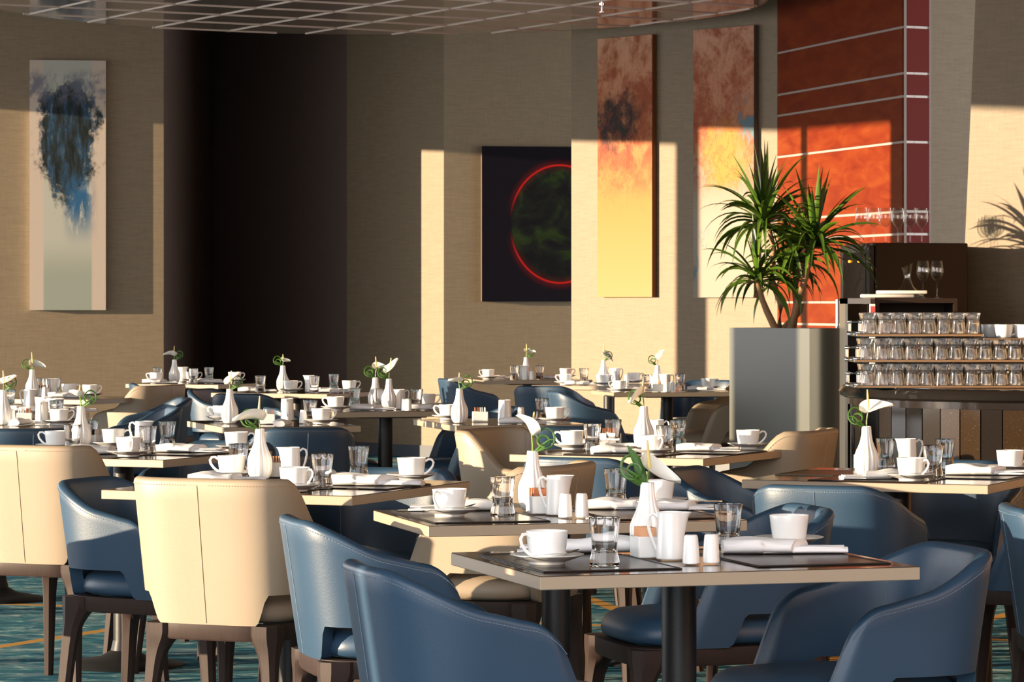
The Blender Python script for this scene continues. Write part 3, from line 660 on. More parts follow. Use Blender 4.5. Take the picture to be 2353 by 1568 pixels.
def napkin_mesh(seed):
    rnd = random.Random(seed); ph = [rnd.uniform(0, 6.28) for _ in range(8)]
    mb = MB(); NA = 28
    def loft(x0, x1, wf, hf, nx, slant=0.0, z0=0.0, wav=0.05):
        vs_ = []
        for i in range(nx+1):
            k = i/nx; w, h = wf(k), hf(k)
            for j in range(NA):
                a = 2*math.pi*j/NA; c_, s_ = math.cos(a), math.sin(a)
                y = w*math.copysign(abs(c_)**0.75, c_); z = h*0.5*(1+math.copysign(abs(s_)**0.85, s_))
                q = 1 + wav*math.sin(3*a+ph[0]+5*k)+wav*0.7*math.sin(5*a+ph[1]-7*k)
                x = x0+(x1-x0)*k + slant*y*(1 if k > 0.5 else 0.25)*k
                if s_ > -0.05: z *= q
                vs_.append((x, y*(1+0.3*wav*math.sin(9*k+ph[2])), z0+max(z, 0)))
        mb.add(vs_, [(i*NA+j, i*NA+(j+1) % NA, (i+1)*NA+(j+1) % NA, (i+1)*NA+j) for i in range(nx) for j in range(NA)] + [tuple(range(NA-1, -1, -1)), tuple(nx*NA+j for j in range(NA))])
    loft(-0.04, 0.118, lambda k: 0.030-0.004*k, lambda k: 0.009+0.004*math.sin(3*k+ph[3]), 12, 0.1, 0, 0.10)
    loft(-0.03, 0.112, lambda k: 0.026-0.003*k, lambda k: 0.006, 10, 0.15, 0.0085, 0.12)
    loft(-0.112, 0.030, lambda k: 0.024+0.014*math.sin(min(1, k*2.2)*1.57), lambda k: 0.016+0.014*math.sin(min(1, 0.25+k)*2.4), 16, 0.55, 0, 0.055)
    return mb.mesh('napkin', M['cloth'], ang=70)
for i in range(4): ME[f'napkin{i}'] = napkin_mesh(i+3)

items = []     # (table, kind, object, px)
KD = {'cup': ('white porcelain coffee cup', 'cup'), 'saucer': ('white porcelain saucer', 'saucer'), 'spoon': ('small steel teaspoon', 'spoon'), 'tumbler': ('clear waisted water glass', 'glass'),
      'vase': ('white ribbed bud vase', 'vase'), 'flower': ('white anthurium with curled green leaf', 'flower'), 'pitcher': ('white porcelain milk pitcher', 'pitcher'), 'shaker': ('white tapered salt shaker', 'shaker'),
      'caddy': ('white ceramic sugar packet holder', 'packet holder'), 'napkin': ('folded white cloth napkin', 'napkin'), 'knife': ('steel table knife', 'knife')}
NAMES = {'cup': 'coffee_cup', 'tumbler': 'water_glass', 'vase': 'bud_vase', 'flower': 'anthurium_flower', 'pitcher': 'milk_pitcher', 'shaker': 'salt_shaker', 'caddy': 'sugar_packet_holder', 'spoon': 'teaspoon', 'knife': 'table_knife', 'saucer': 'saucer', 'napkin': 'napkin'}
def reg(k, kind, o, px): items.append((k, kind, o, px)); return o
def inside(k, p, m):
    x, y, a, w, d, _ = TB[k]; q = Matrix.Rotation(R(-a), 2) @ Vector((p.x-x, p.y-y))
    q.x = max(-w/2+m, min(w/2-m, q.x)); q.y = max(-d/2+m, min(d/2-m, q.y)); q = Matrix.Rotation(R(a), 2) @ q
    return Vector((x+q.x, y+q.y, p.z))
def flower(k, p, ang, L, loop, tall, px, seed=0):
    """anthurium standing in a vase at p (mouth); ang = direction of the spathe tip in the upright plane"""
    rnd = random.Random(seed+17); o = empty('anthurium_flower', p); reg(k, 'flower', o, px)
    hx = (0.25*math.cos(R(ang)))*tall; head = Vector((hx*0.5, -0.002, tall))
    MB().tube([(0, 0, -0.028), (hx*0.05, 0, tall*0.35), (hx*0.3, -0.001, tall*0.75), head], 0.0022, 8).build('stem', M['stem'], o)
    dr = Vector((math.cos(R(ang)), -0.25, math.sin(R(ang)))).normalized(); sd = dr.cross(Vector((0, 1, 0.25))).normalized(); nr = sd.cross(dr).normalized()
    if nr.y > 0: nr = -nr
    sd2 = (sd*0.45 + Vector((0, 1, 0))*0.9).normalized(); up = dr.cross(sd2).normalized()
    if up.z < 0: up = -up
    mb = MB(); NU, NV_ = 14, 10; vs_ = []
    for i in range(NU+1):
        u = i/NU; w = 0.030*(math.sin(math.pi*min(1, u**0.62))**0.75 if 0 < u < 1 else 0.0)*(L/0.075) + 0.0006
        for j in range(NV_+1):
            v = -1+2*j/NV_
            q = head + dr*(L*(u-0.16-0.10*v*v*(1-u))) + sd2*(w*v) + up*(0.018*v*v*(1-0.5*u)-0.016*u*u+0.004*math.sin(5*u+seed))
            vs_.append(q)
    W_ = NV_+1; top = vs_; bot = [q - up*0.0008 for q in vs_]; n0 = len(vs_)
    fs = [(i*W_+j, i*W_+j+1, (i+1)*W_+j+1, (i+1)*W_+j) for i in range(NU) for j in range(NV_)]
    mb.add(top+bot, fs + [tuple(n0+q for q in f[::-1]) for f in fs]); mb.build('spathe', M['spathe'], o, ang=80)
    sp_d = (Vector((0.18*math.cos(R(ang))*-0.4, -0.1, 1)) if ang < 60 or ang > 120 else Vector((0.15, -0.2, 1))).normalized()
    MB().tube([head + sp_d*(0.052*i/6*(L/0.075)) + Vector((0, -0.004, 0.003)) for i in range(7)], lambda q: 0.0040*(1-0.55*q**2), 10).build('spadix', M['spadix'], o)
    for q_, (rad, ph0, flip) in enumerate(((0.022, 0.0, 1), (0.015, 0.5, -1))):
        pts = []
        for i in range(19):
            a = R(-100 + 360*i/18); c_ = Vector((loop*(0.014+rad*0.9), -0.004-0.006*q_, 0.010+rad))
            pts.append(c_ + Vector((loop*rad*math.cos(a)*flip*1.0, 0.012*math.sin(a*0.5+ph0), rad*math.sin(a)*(1.15 if q_ == 0 else 0.9))))
        pts = [Vector((0, 0, -0.01))] + pts
        MB().tube(pts, lambda t_: 0.0030*(0.5+0.5*math.sin(math.pi*min(1, t_*1.1))), 6, 0.28, up=Vector((0, 1, 0))).build('curled_leaf', M['leafgreen'], o)
    pts = [Vector((0, 0, -0.01)), Vector((loop*0.02, -0.004, 0.012)), Vector((loop*0.042, -0.006, 0.022+0.01*rnd.random())), Vector((loop*0.062, -0.005, 0.020+0.02*rnd.random()))]
    MB().tube(pts, lambda t_: 0.0045*(1-t_)**0.6+0.0003, 6, 0.3, up=Vector((0, 1, 0))).build('leaf_tip', M['leafgreen'], o)
    if k == 1:
        for dx, dz, ln in ((-0.042, 0.078, 1), (-0.060, 0.018, 1), (-0.030, 0.040, 1)):
            pts = [Vector((0, 0.003, -0.01)), Vector((dx*0.5, 0.004, dz*0.55)), Vector((dx, 0.002, dz))]
            MB().tube([pts[0].lerp(pts[1], i/4) if i < 4 else pts[1].lerp(pts[2], (i-4)/4) for i in range(9)], lambda t_: 0.0095*math.sin(math.pi*min(0.99, 0.12+0.88*t_))+0.0004, 8, 0.16, up=Vector((0, 1, 0))).build('leaf', M['leafgreen'], o)
    return o
nk = [0]
def put(k, kind, px, py, a=0.0, **kw):
    p = kw.pop('pos')
    if kind == 'cup':
        s_ = link('saucer', ME['saucer'], None, p); reg(k, 'saucer', s_, px)
        o = empty('coffee_cup', p + Vector((0, 0, 0.0088)), R(a)); link('body', ME['cup'], o); link('handle', ME['cup_handle'], o); reg(k, 'cup', o, px)
        if kw.get('spoon') is not None:
            sp_ = empty('teaspoon', p + Vector((0.012*math.cos(R(kw['spoon']))*0, -0.052, 0.0165)), R(kw['spoon'])); link('body', ME['spoon'], sp_).rotation_euler = (0, R(-7), 0); reg(k, 'spoon', sp_, px)
        return o
    if kind == 'tumbler': o = link('water_glass', ME['tumbler'], None, p, R(a)); return reg(k, kind, o, px)
    if kind == 'vase':
        o = link('bud_vase', ME['vase'], None, p, R(a)); reg(k, kind, o, px); s_ = kw.get('s', 1.0); o.scale = (s_, s_, s_)
        flower(k, p + Vector((0, 0, 0.150*s_)), kw.get('ang', 30), kw.get('L', 0.075), kw.get('loop', 1), kw.get('tall', 0.035), px, int(px)); return o
    if kind == 'pitcher':
        o = empty('milk_pitcher', p, R(a)); link('body', ME['pitcher'], o); link('handle', ME['pitcher_handle'], o); return reg(k, kind, o, px)
    if kind == 'shaker':
        o = empty('salt_shaker', p, R(a)); link('body', ME['shaker'], o); link('hole', ME['shaker_holes'], o); return reg(k, kind, o, px)
    if kind == 'caddy':
        o = link('sugar_packet_holder', ME['caddy'], None, p, R(a)); reg(k, kind, o, px); cs = kw.get('c', ('brown', 'white')); n_ = kw.get('n', 7)
        for i in range(n_):
            cn = cs[0] if i < n_/2 else cs[-1]
            q = Matrix.Rotation(R(a), 3, 'Z') @ Vector((-0.024+0.048*i/(n_-1), 0, 0.0045))
            s_ = link('sugar_packet', ME['packet_'+cn], None, p+q, R(a)+random.uniform(-.06, .06)); s_.rotation_euler[1] = random.uniform(-0.06, 0.06)
            tag(s_, f'upright {cn} paper sugar packet in the holder on {TB[k][5]}', 'sugar packet', f'{cn} sugar packets on {TB[k][5]}')
        return o
    if kind == 'napkin':
        nk[0] += 1; o = link('napkin', ME[f'napkin{nk[0] % 4}'], None, p, R(a)); s_ = kw.get('s', 1.0); o.scale = (s_, s_, s_); return reg(k, kind, o, px)
    if kind == 'knife':
        o = empty('table_knife', p + Vector((0, 0, kw.get('h', 0.017))), R(a)); link('body', ME['knife'], o); return reg(k, kind, o, px)

S_ = [
 # nearest table
 (1, 'cup', 1257, 1296, 215, dict(spoon=20)), (1, 'napkin', 1345, 1271, 185, dict(s=1.15)), (1, 'tumbler', 1389, 1301), (1, 'vase', 1478, 1272, 0, dict(ang=-14, L=0.085, loop=-1, tall=0.028)),
 (1, 'caddy', 1486, 1281, 104, dict(c=('orange', 'orange'), n=6)), (1, 'pitcher', 1537, 1284, -8), (1, 'shaker', 1588, 1296), (1, 'shaker', 1634, 1294), (1, 'tumbler', 1673, 1262),
 (1, 'napkin', 1800, 1272, 3, dict(s=1.15)), (1, 'cup', 1830, 1254, 60),
 # second table
 (2, 'cup', 1033, 1186, 235, dict(spoon=20)), (2, 'napkin', 1045, 1174, 185), (2, 'tumbler', 1155, 1186), (2, 'vase', 1224, 1172, 0, dict(ang=118, L=0.070, loop=1, tall=0.050)),
 (2, 'caddy', 1240, 1180, 104, dict(c=('brown', 'brown'), n=7)), (2, 'pitcher', 1277, 1182, 10), (2, 'shaker', 1301, 1189), (2, 'shaker', 1335, 1189), (2, 'tumbler', 1420, 1163),
 (2, 'napkin', 1448, 1172, 10, dict(s=1.0)), (2, 'cup', 1530, 1158, 60), (2, 'napkin', 1560, 1172, 8), (2, 'knife', 1572, 1172, 8, dict(h=0.020)),
 # big cream chair table
 (3, 'cup', 400, 1092, 180), (3, 'tumbler', 473, 1092), (3, 'vase', 590, 1100, 0, dict(ang=172, L=0.095, loop=-1, tall=0.030)), (3, 'caddy', 640, 1096, 0, dict(c=('orange', 'orange'), n=6)),
 (3, 'pitcher', 668, 1103, 180), (3, 'cup', 677, 1129, -35, dict(spoon=10)), (3, 'tumbler', 741, 1122), (3, 'napkin', 860, 1116, -6, dict(s=1.2)), (3, 'knife', 890, 1112, -6, dict(h=0.020)),
 (3, 'tumbler', 876, 1094), (3, 'cup', 952, 1103, 0), (3, 'napkin', 770, 1096, 60, dict(s=0.9)), (3, 'napkin', 520, 1108, 10),
 # table between cream chairs
 (4, 'cup', 1290, 1032, 180), (4, 'tumbler', 1361, 1037), (4, 'napkin', 1440, 1043, 15), (4, 'napkin', 1395, 1028, 5), (4, 'vase', 1471, 1028, 0, dict(ang=200, L=0.075, loop=-1, tall=0.045)),
 (4, 'tumbler', 1447, 1018), (4, 'caddy', 1512, 1012, -25, dict(c=('brown', 'brown'), n=6)), (4, 'pitcher', 1526, 1024, 160), (4, 'tumbler', 1527, 1042), (4, 'cup', 1491, 1044, -60), (4, 'napkin', 1626, 1037, -4),
 (4, 'tumbler', 1627, 1020), (4, 'cup', 1719, 1031, 0),
 # table before the bar
 (5, 'vase', 1991, 1093, 0, dict(ang=24, L=0.090, loop=-1, tall=0.048)), (5, 'napkin', 2012, 1101, 200, dict(s=0.95)), (5, 'tumbler', 2036, 1075), (5, 'caddy', 2064, 1067, -20, dict(c=('brown', 'brown'), n=6)),
 (5, 'pitcher', 2088, 1078, 180), (5, 'cup', 2093, 1104, -45, dict(spoon=15)), (5, 'tumbler', 2144, 1098), (5, 'napkin', 2270, 1092, -5, dict(s=1.15)), (5, 'knife', 2300, 1088, -5, dict(h=0.02)), (5, 'tumbler', 2235, 1069), (5, 'cup', 2332, 1082, 30),
 # table at the left-edge cream chair
 (6, 'cup', 80, 1032, 180), (6, 'tumbler', 167, 1040), (6, 'napkin', 235, 1044, 20, dict(s=1.15)), (6, 'vase', 248, 1022, 0, dict(ang=150, L=0.050, loop=1, tall=0.040)), (6, 'caddy', 283, 1020, -20, dict(c=('orange', 'white'), n=6)),
 (6, 'tumbler', 303, 1012), (6, 'cup', 295, 1049, -70, dict(spoon=10)), (6, 'tumbler', 340, 1044), (6, 'pitcher', 341, 1026, 0), (6, 'cup', 374, 1020, 0), (6, 'napkin', 435, 1040, -8, dict(s=1.1)), (6, 'tumbler', 464, 1024), (6, 'cup', 543, 1036, 0),
 # lower left-edge table
 (7, 'vase', 8, 976, 0, dict(ang=40, L=0.075, loop=1, tall=0.030)), (7, 'caddy', 44, 968, 8, dict(c=('white', 'brown'), n=7)), (7, 'napkin', 56, 976, 80), (7, 'pitcher', 92, 974, 90), (7, 'tumbler', 112, 966), (7, 'cup', 136, 976, 0), (7, 'shaker', 22, 970),
 # middle left-edge table
 (8, 'cup', 100, 944, 0), (8, 'cup', 130, 948, 180), (8, 'napkin', 165, 946, 5), (8, 'tumbler', 20, 940), (8, 'pitcher', 60, 938, 0), (8, 'napkin', 68, 946, 0),
 # table beside the far-left cream chair
 (9, 'vase', 22, 910, 0, dict(ang=-8, L=0.095, loop=-1, tall=0.030)), (9, 'caddy', 60, 908, 0, dict(c=('brown', 'brown'), n=5)), (9, 'tumbler', 72, 908), (9, 'pitcher', 88, 906, 0), (9, 'cup', 112, 905, 0), (9, 'shaker', 103, 914), (9, 'tumbler', 158, 904), (9, 'napkin', 150, 913, -5), (9, 'cup', 206, 912, 0),
 # farthest table at left
 (10, 'cup', 296, 878.5, 180), (10, 'tumbler', 346, 879), (10, 'napkin', 366, 881, 5), (10, 'vase', 401, 879, 0, dict(ang=165, L=0.085, loop=1, tall=0.030)), (10, 'pitcher', 432, 877, 0), (10, 'tumbler', 444, 881), (10, 'cup', 458, 877, 0), (10, 'tumbler', 499, 876.5), (10, 'napkin', 492, 880.5, 0), (10, 'cup', 543, 878.5, 0),
 # white-edged table before the dark wall
 (11, 'napkin', 590, 900.5, 5), (11, 'tumbler', 598, 902), (11, 'vase', 650, 898, 0, dict(ang=5, L=0.050, loop=-1, tall=0.030)), (11, 'cup', 674, 901, 0), (11, 'pitcher', 707, 901, 180), (11, 'tumbler', 722, 903), (11, 'caddy', 680, 894, 0, dict(c=('orange', 'brown'), n=5)), (11, 'napkin', 757, 902, -5), (11, 'tumbler', 767, 897), (11, 'cup', 815, 901, 0),
 # brown-edged table left of center
 (12, 'cup', 511, 967, 180), (12, 'vase', 528, 973, 0, dict(ang=60, L=0.070, loop=1, tall=0.030)), (12, 'caddy', 614, 974, 5, dict(c=('white', 'brown'), n=7)), (12, 'napkin', 652, 979, 85), (12, 'pitcher', 660, 966, 90), (12, 'shaker', 697, 973), (12, 'tumbler', 713, 970), (12, 'cup', 738, 974, 0),
 # table before the sunlit strip
 (13, 'cup', 786, 943, 180), (13, 'tumbler', 806, 936), (13, 'napkin', 830, 943, 0), (13, 'vase', 842, 934, 0, dict(ang=12, L=0.080, loop=-1, tall=0.048)), (13, 'vase', 894, 941, 0, dict(ang=62, L=0.085, loop=-1, tall=0.045)), (13, 'tumbler', 868, 938), (13, 'pitcher', 919, 940, 180), (13, 'shaker', 930, 944), (13, 'shaker', 938, 944.5), (13, 'tumbler', 957, 940), (13, 'napkin', 985, 942, 0), (13, 'cup', 990, 936, 0),
 # brown-edged table at the center
 (14, 'cup', 1030, 964, 180), (14, 'vase', 1056, 972, 0, dict(ang=150, L=0.060, loop=1, tall=0.026)), (14, 'caddy', 1103, 969, 5, dict(c=('brown', 'white'), n=8)), (14, 'pitcher', 1160, 970, 90), (14, 'napkin', 1205, 974, 5), (14, 'shaker', 1197, 966), (14, 'tumbler', 1245, 965), (14, 'cup', 1275, 971, 0),
 # farthest table under the planet
 (15, 'cup', 1122, 871.5, 200), (15, 'napkin', 1145, 870.5, 0), (15, 'tumbler', 1183, 873), (15, 'vase', 1209, 872, 0, dict(ang=5, L=0.075, loop=1, tall=0.040)), (15, 'pitcher', 1219, 874, 0), (15, 'shaker', 1231, 874), (15, 'tumbler', 1244, 873), (15, 'napkin', 1272, 871.5, 0), (15, 'cup', 1300, 869, 0),
 # table under the tall paintings
 (16, 'cup', 1300, 884, 180), (16, 'napkin', 1338, 886, 0), (16, 'tumbler', 1342, 881), (16, 'cup', 1363, 886, 0), (16, 'vase', 1387, 881, 0, dict(ang=-35, L=0.090, loop=1, tall=0.040)), (16, 'pitcher', 1415, 880, 180), (16, 'shaker', 1440, 882), (16, 'tumbler', 1404, 879), (16, 'cup', 1462, 880, 0),
 # table touching the planter
 (17, 'cup', 1421, 900.5, 200), (17, 'napkin', 1458, 900, 0), (17, 'tumbler', 1487, 899), (17, 'vase', 1511, 896, 0, dict(ang=60, L=0.080, loop=-1, tall=0.040)), (17, 'caddy', 1512, 900, 0, dict(c=('orange', 'brown'), n=5)), (17, 'pitcher', 1530, 897, 180), (17, 'shaker', 1533, 901), (17, 'shaker', 1545, 900.5), (17, 'tumbler', 1563, 897), (17, 'napkin', 1622, 898, -3), (17, 'cup', 1622, 894.5, 0),
]
RAD = {'tumbler': 0.034, 'cup': 0.077, 'vase': 0.039, 'pitcher': 0.036, 'shaker': 0.020, 'caddy': 0.036, 'napkin': 0.031, 'knife': 0.01}
MRG = {'tumbler': 0.036, 'cup': 0.055, 'vase': 0.04, 'napkin': 0.035, 'pitcher': 0.04, 'shaker': 0.022, 'caddy': 0.036, 'knife': 0.01}
pos = [inside(s_[0], P(s_[2], s_[3], MZ), MRG[s_[1]]) for s_ in S_]
def discs(i):
    k, kind, _, _, *rest = S_[i]; p = pos[i]; a = R(rest[0]) if rest else 0.0
    if kind == 'napkin':
        e = Vector((math.cos(a), math.sin(a), 0)); return [(p+e*q, RAD[kind]) for q in (-0.08, -0.04, 0, 0.04, 0.08)]
    if kind == 'pitcher': return [(p, RAD[kind]), (p-Vector((math.cos(a), math.sin(a), 0))*0.036, 0.016)]
    if kind == 'caddy':
        e = Vector((math.cos(a), math.sin(a), 0)); return [(p+e*q, 0.024) for q in (-0.012, 0.012)]
    return [(p, RAD[kind])]
for it in range(90):
    for i in range(len(S_)):
        for j in range(i):
            if S_[i][0] != S_[j][0] or 'knife' in (S_[i][1], S_[j][1]) or (pos[i]-pos[j]).length > 0.3: continue
            for pa, ra in discs(i):
                for pb, rb in discs(j):
                    d = pa-pb; L_ = d.length; g = ra+rb-L_
                    if g > 0:
                        d = d/L_ if L_ > 1e-5 else Vector((0, 1, 0)); d.x *= 0.45
                        if abs(d.y) < 0.15: d.y = 0.15 if pos[i].y >= pos[j].y else -0.15
                        d = d.normalized()*g*0.28; pos[i] = pos[i]+d; pos[j] = pos[j]-d
            pos[i] = inside(S_[i][0], pos[i], MRG[S_[i][1]]); pos[j] = inside(S_[j][0], pos[j], MRG[S_[j][1]])
for s_, p_ in zip(S_, pos): put(*s_[:4], *(s_[4:5] or (0,)), pos=p_, **(s_[5] if len(s_) > 5 else {}))
ORD = ['leftmost', 'second from left', 'third from left', 'fourth from left', 'fifth from left', 'sixth from left']
from collections import defaultdict
by = defaultdict(list)
for k, kind, o, px in items: by[(k, kind)].append((px, o))
for (k, kind), lst in by.items():
    lst.sort(key=lambda q: q[0])
    for i, (px, o) in enumerate(lst):
        w = '' if len(lst) == 1 else (', left one' if i == 0 else ', right one') if len(lst) == 2 else ', ' + ('rightmost' if i == len(lst)-1 else ORD[i])
        tag(o, f'{KD[kind][0]} on {TB[k][5]}{w}', KD[kind][1], KD[kind][0] + 's')

# ------------------------------------------------------------------ planter and dracaena
PC = Vector((1.658, 17.95)); u1, u2 = Vector((-0.53, 0.848)), Vector((0.848, 0.53)); PW, PD, PZ = 0.76, 0.33, 1.136
pc = PC + u1*PW/2 + u2*PD/2; prz = math.atan2(u2.y, u2.x)     # local x along u2, local y along u1
pl = empty('planter', (pc.x, pc.y, 0), prz); tag(pl, 'tall grey box planter holding the dracaena', 'planter')
hx, hy = PD/2, PW/2; mb = MB()
for x0, x1, y0, y1 in ((-hx, hx, -hy, -hy+0.015), (-hx, hx, hy-0.015, hy), (-hx, -hx+0.015, -hy+0.015, hy-0.015), (hx-0.015, hx, -hy+0.015, hy-0.015)): mb.box(x0, x1, y0, y1, 0.0, PZ)
mb.build('box', M['planter'], pl, smooth=False)
MB().box(-hx+0.016, hx-0.016, -hy+0.016, hy-0.016, PZ-0.12, PZ-0.03).build('soil', M['soil'], pl, smooth=False)
pt = empty('dracaena_plant', (pc.x, pc.y, PZ-0.03)); tag(pt, 'leafy dracaena with bare trunks growing in the grey planter', 'plant')
YP = pc.y
def lp(px, py, dy=0.0): Y = YP+dy; return Vector((XY(px, Y)-pc.x, dy, ZY(py, Y)-(PZ-0.03)))
trunks = [[(1790, 757, 0), (1795, 700, 0), (1772, 640, .02), (1778, 570, .02), (1762, 505, .02)], [(1782, 757, -.03), (1762, 715, -.05), (1752, 690, -.06), (1746, 668, -.08), (1738, 640, -.1)],
          [(1822, 757, .03), (1830, 700, .04), (1826, 660, .04), (1835, 630, .05), (1828, 600, .05)], [(1815, 757, 0), (1836, 690, -.04), (1850, 640, -.06), (1862, 585, -.06), (1870, 560, -.06)],
          [(1800, 757, .05), (1838, 715, .1), (1842, 700, .12)]]
for tr_ in trunks: MB().tube([lp(*q) for q in tr_], lambda q: 0.021*(1-0.35*q), 10).build('trunk', M['bark'], pt)
rnd = random.Random(5)
def leaf(base, az, el, L, droop, w):
    d = Vector((math.cos(az)*math.cos(el), math.sin(az)*math.cos(el), math.sin(el))); pts = []; p = base.copy(); N_ = 9
    for i in range(N_+1):
        pts.append(p.copy()); p = p + d*(L/N_); d = (d + Vector((0, 0, -droop/N_*(0.35+1.3*i/N_)))).normalized()
    vs_ = []; tw0 = rnd.uniform(-1.1, 1.1)
    for i, q in enumerate(pts):
        t_ = i/N_; tn = (pts[min(i+1, N_)]-pts[max(i-1, 0)]).normalized(); s_ = tn.cross(Vector((0, 0, 1)))
        if s_.length < 0.05: s_ = Vector((-math.sin(az), math.cos(az), 0))
        s_.normalize(); n_ = s_.cross(tn).normalized(); s_, n_ = s_*math.cos(tw0*t_**0.5) + n_*math.sin(tw0*t_**0.5), n_*math.cos(tw0*t_**0.5) - s_*math.sin(tw0*t_**0.5); ww = w*(0.42+0.58*math.sin(math.pi*min(1, 0.15+t_*0.75)))*(1-t_**3) + 0.0005
        vs_ += [q - s_*ww + n_*ww*0.35, q, q + s_*ww + n_*ww*0.35]
    fs = []
    for i in range(N_):
        fs += [(i*3, i*3+1, i*3+4, i*3+3), (i*3+1, i*3+2, i*3+5, i*3+4)]
    m_ = MB().add(vs_, fs); o = m_.build('leaf', M['dracaena'], pt, ang=80)
heads = [((1756, 510, .02), 74, 0.42, 1.15), ((1738, 640, -.1), 44, 0.34, 1.3), ((1828, 600, .05), 40, 0.34, 1.5), ((1872, 560, -.06), 66, 0.40, 1.3), ((1800, 640, .1), 26, 0.30, 1.5)]
for (hpt, nl, L, dr_) in heads:
    b = lp(*hpt)
    for i in range(nl):
        k = i/(nl-1); az = i*2.39996 + rnd.uniform(-.2, .2); el = R(84 - 86*k**0.75 + rnd.uniform(-12, 12))
        leaf(b + Vector((0, 0, 0.05*(1-k)-0.03)), az, el, L*rnd.uniform(0.8, 1.15), dr_*(0.3+2.1*k)*rnd.uniform(0.6, 1.6), rnd.uniform(0.012, 0.020))

# ------------------------------------------------------------------ round bar with glass trays
BC, BR, BZ = Vector((2.46, 14.80)), 0.90, 0.875
bar = empty('round_bar', (BC.x, BC.y, 0)); tag(bar, 'round bar faced in dark granite strips under a black rail', 'bar')
MB().lathe([(BR-0.03, 0.0), (BR-0.03, BZ-0.02)], 72).build('core', M['cabinet'], bar)
NT_ = 58
for i in range(NT_):
    a0, a1 = 2*math.pi*i/NT_+0.003, 2*math.pi*(i+1)/NT_-0.003; a_ = [(BR*math.cos(a0), BR*math.sin(a0)), (BR*math.cos(a1), BR*math.sin(a1)), ((BR-0.02)*math.cos(a1), (BR-0.02)*math.sin(a1)), ((BR-0.02)*math.cos(a0), (BR-0.02)*math.sin(a0))]
    if math.sin((a0+a1)/2) > 0.25: continue
    ang = math.degrees((a0+a1)/2); mt_ = M['stoneA']
    if 225 < ang < 252: mt_ = (M['stoneC'], M['stoneB'], M['stoneB'])[i % 3]
    elif i % 4 == 1: mt_ = M['stoneC']
    MB().prism(a_, 0.05, BZ-0.025).build('granite_strip', mt_, bar, smooth=False)
MB().lathe([(BR-0.02, BZ-0.06), (BR+0.012, BZ-0.06), (BR+0.012, BZ-0.028), (BR-0.02, BZ-0.028)], 96).build('trim_band', M['stoneC'], bar)
MB().lathe([(BR-0.10, BZ-0.028), (BR+0.03, BZ-0.028), (BR+0.05, BZ-0.018), (BR+0.055, BZ), (BR+0.048, BZ+0.016), (BR+0.03, BZ+0.026), (BR-0.10, BZ+0.026), (0.001, BZ+0.026)], 96).build('counter_rail', M['granite_rail'], bar)
CT = BZ+0.026
def tray(z, x0, x1, y0, y1, label):
    o = empty('glass_tray', ((x0+x1)/2, (y0+y1)/2, z)); tag(o, label, 'tray', 'stacked glass trays'); w, d = (x1-x0)/2, (y1-y0)/2
    MB().rbox(-w, w, -d, d, 0.001, 0.009, 0.003, 1).build('plate', M['steel'], o)
    for s0 in (-1, 1): MB().rbox(-w, w, s0*d-0.004, s0*d+0.004, 0.0, 0.014, 0.003, 1).build('rail', M['chrome'], o)
    for yy in (-d*0.9, -d*0.45):
        mb = MB()
        for q in (0, 1):
            xx = -w-0.025+0.045*q
            mb.sphere((xx, yy, 0.066), 0.0085); mb.sphere((xx, yy, 0.012), 0.0085); mb.tube([(xx, yy, 0.012), (xx, yy, 0.066)], 0.0035, 8)
        mb.tube([(-w-0.03, yy, 0.066), (-w+0.022, yy, 0.066)], 0.003, 8); mb.tube([(-w-0.035, yy, 0.02), (-w+0.03, yy, 0.02)], 0.005, 8); mb.build('handle', M['chrome'], o)
    return o
tz = [CT, CT+0.114, CT+0.228]; yf = 14.30
x0s = [XY(1992, yf), XY(1990, yf), XY(1996, yf)]; xe = [XY(2353, yf)+0.18]*2 + [XY(2246, yf)]
nmz = ['bottom', 'middle', 'top']
ME['rackglass'] = MB().lathe([(0.0318, 0.0), (0.0312, 0.0010), (0.0270, 0.042), (0.0252, 0.060), (0.0270, 0.074), (0.0300, 0.086), (0.0300, 0.0955), (0.0285, 0.0975), (0.001, 0.0975)], 28, cap0=False).add([], []).mesh('rackglass', M['glass'])
g_ = MB().lathe([(0.0285, 0.0975), (0.0305, 0.0955), (0.0300, 0.0875), (0.0262, 0.0715), (0.0252, 0.0615), (0.0262, 0.0475), (0.0295, 0.0195), (0.0318, 0.001), (0.0312, 0.0), (0.0300, 0.001),
    (0.0276, 0.0195), (0.0240, 0.0475), (0.0222, 0.0615), (0.019, 0.0705), (0.001, 0.0735)], 28, rf=lambda r, z, a: r*(1+0.02*math.cos(9*a)) if z > 0.004 else r)
M['rackglass'] = mat('cut_glass', (1, 1, 1), 0.10, IOR=1.46, Transmission_Weight=1.0)
ME['rackglass'] = g_.mesh('rackglass', M['rackglass'])
gi = 0
for ti in range(3):
    x0, x1 = x0s[ti], xe[ti]; pitch = 0.0655
    tray(tz[ti], x0-0.06, x1+0.02, yf-0.05, yf+0.21, f'silver {nmz[ti]} tray of upturned glasses on the bar')
    n_ = int((x1-x0)/pitch)+1
    for row in range(3):
        for i in range(n_):
            if row == 2 and i % 2: continue
            o = link('upturned_glass', ME['rackglass'], None, (x0+i*pitch+0.015*(row % 2), yf-0.012+row*0.067, tz[ti]+0.0098), 0.3*i)
            tag(o, f'clear upturned water glass packed on the {nmz[ti]} tray of the bar', 'glass', f'upturned glasses, {nmz[ti]} tray')
cz = tz[2]
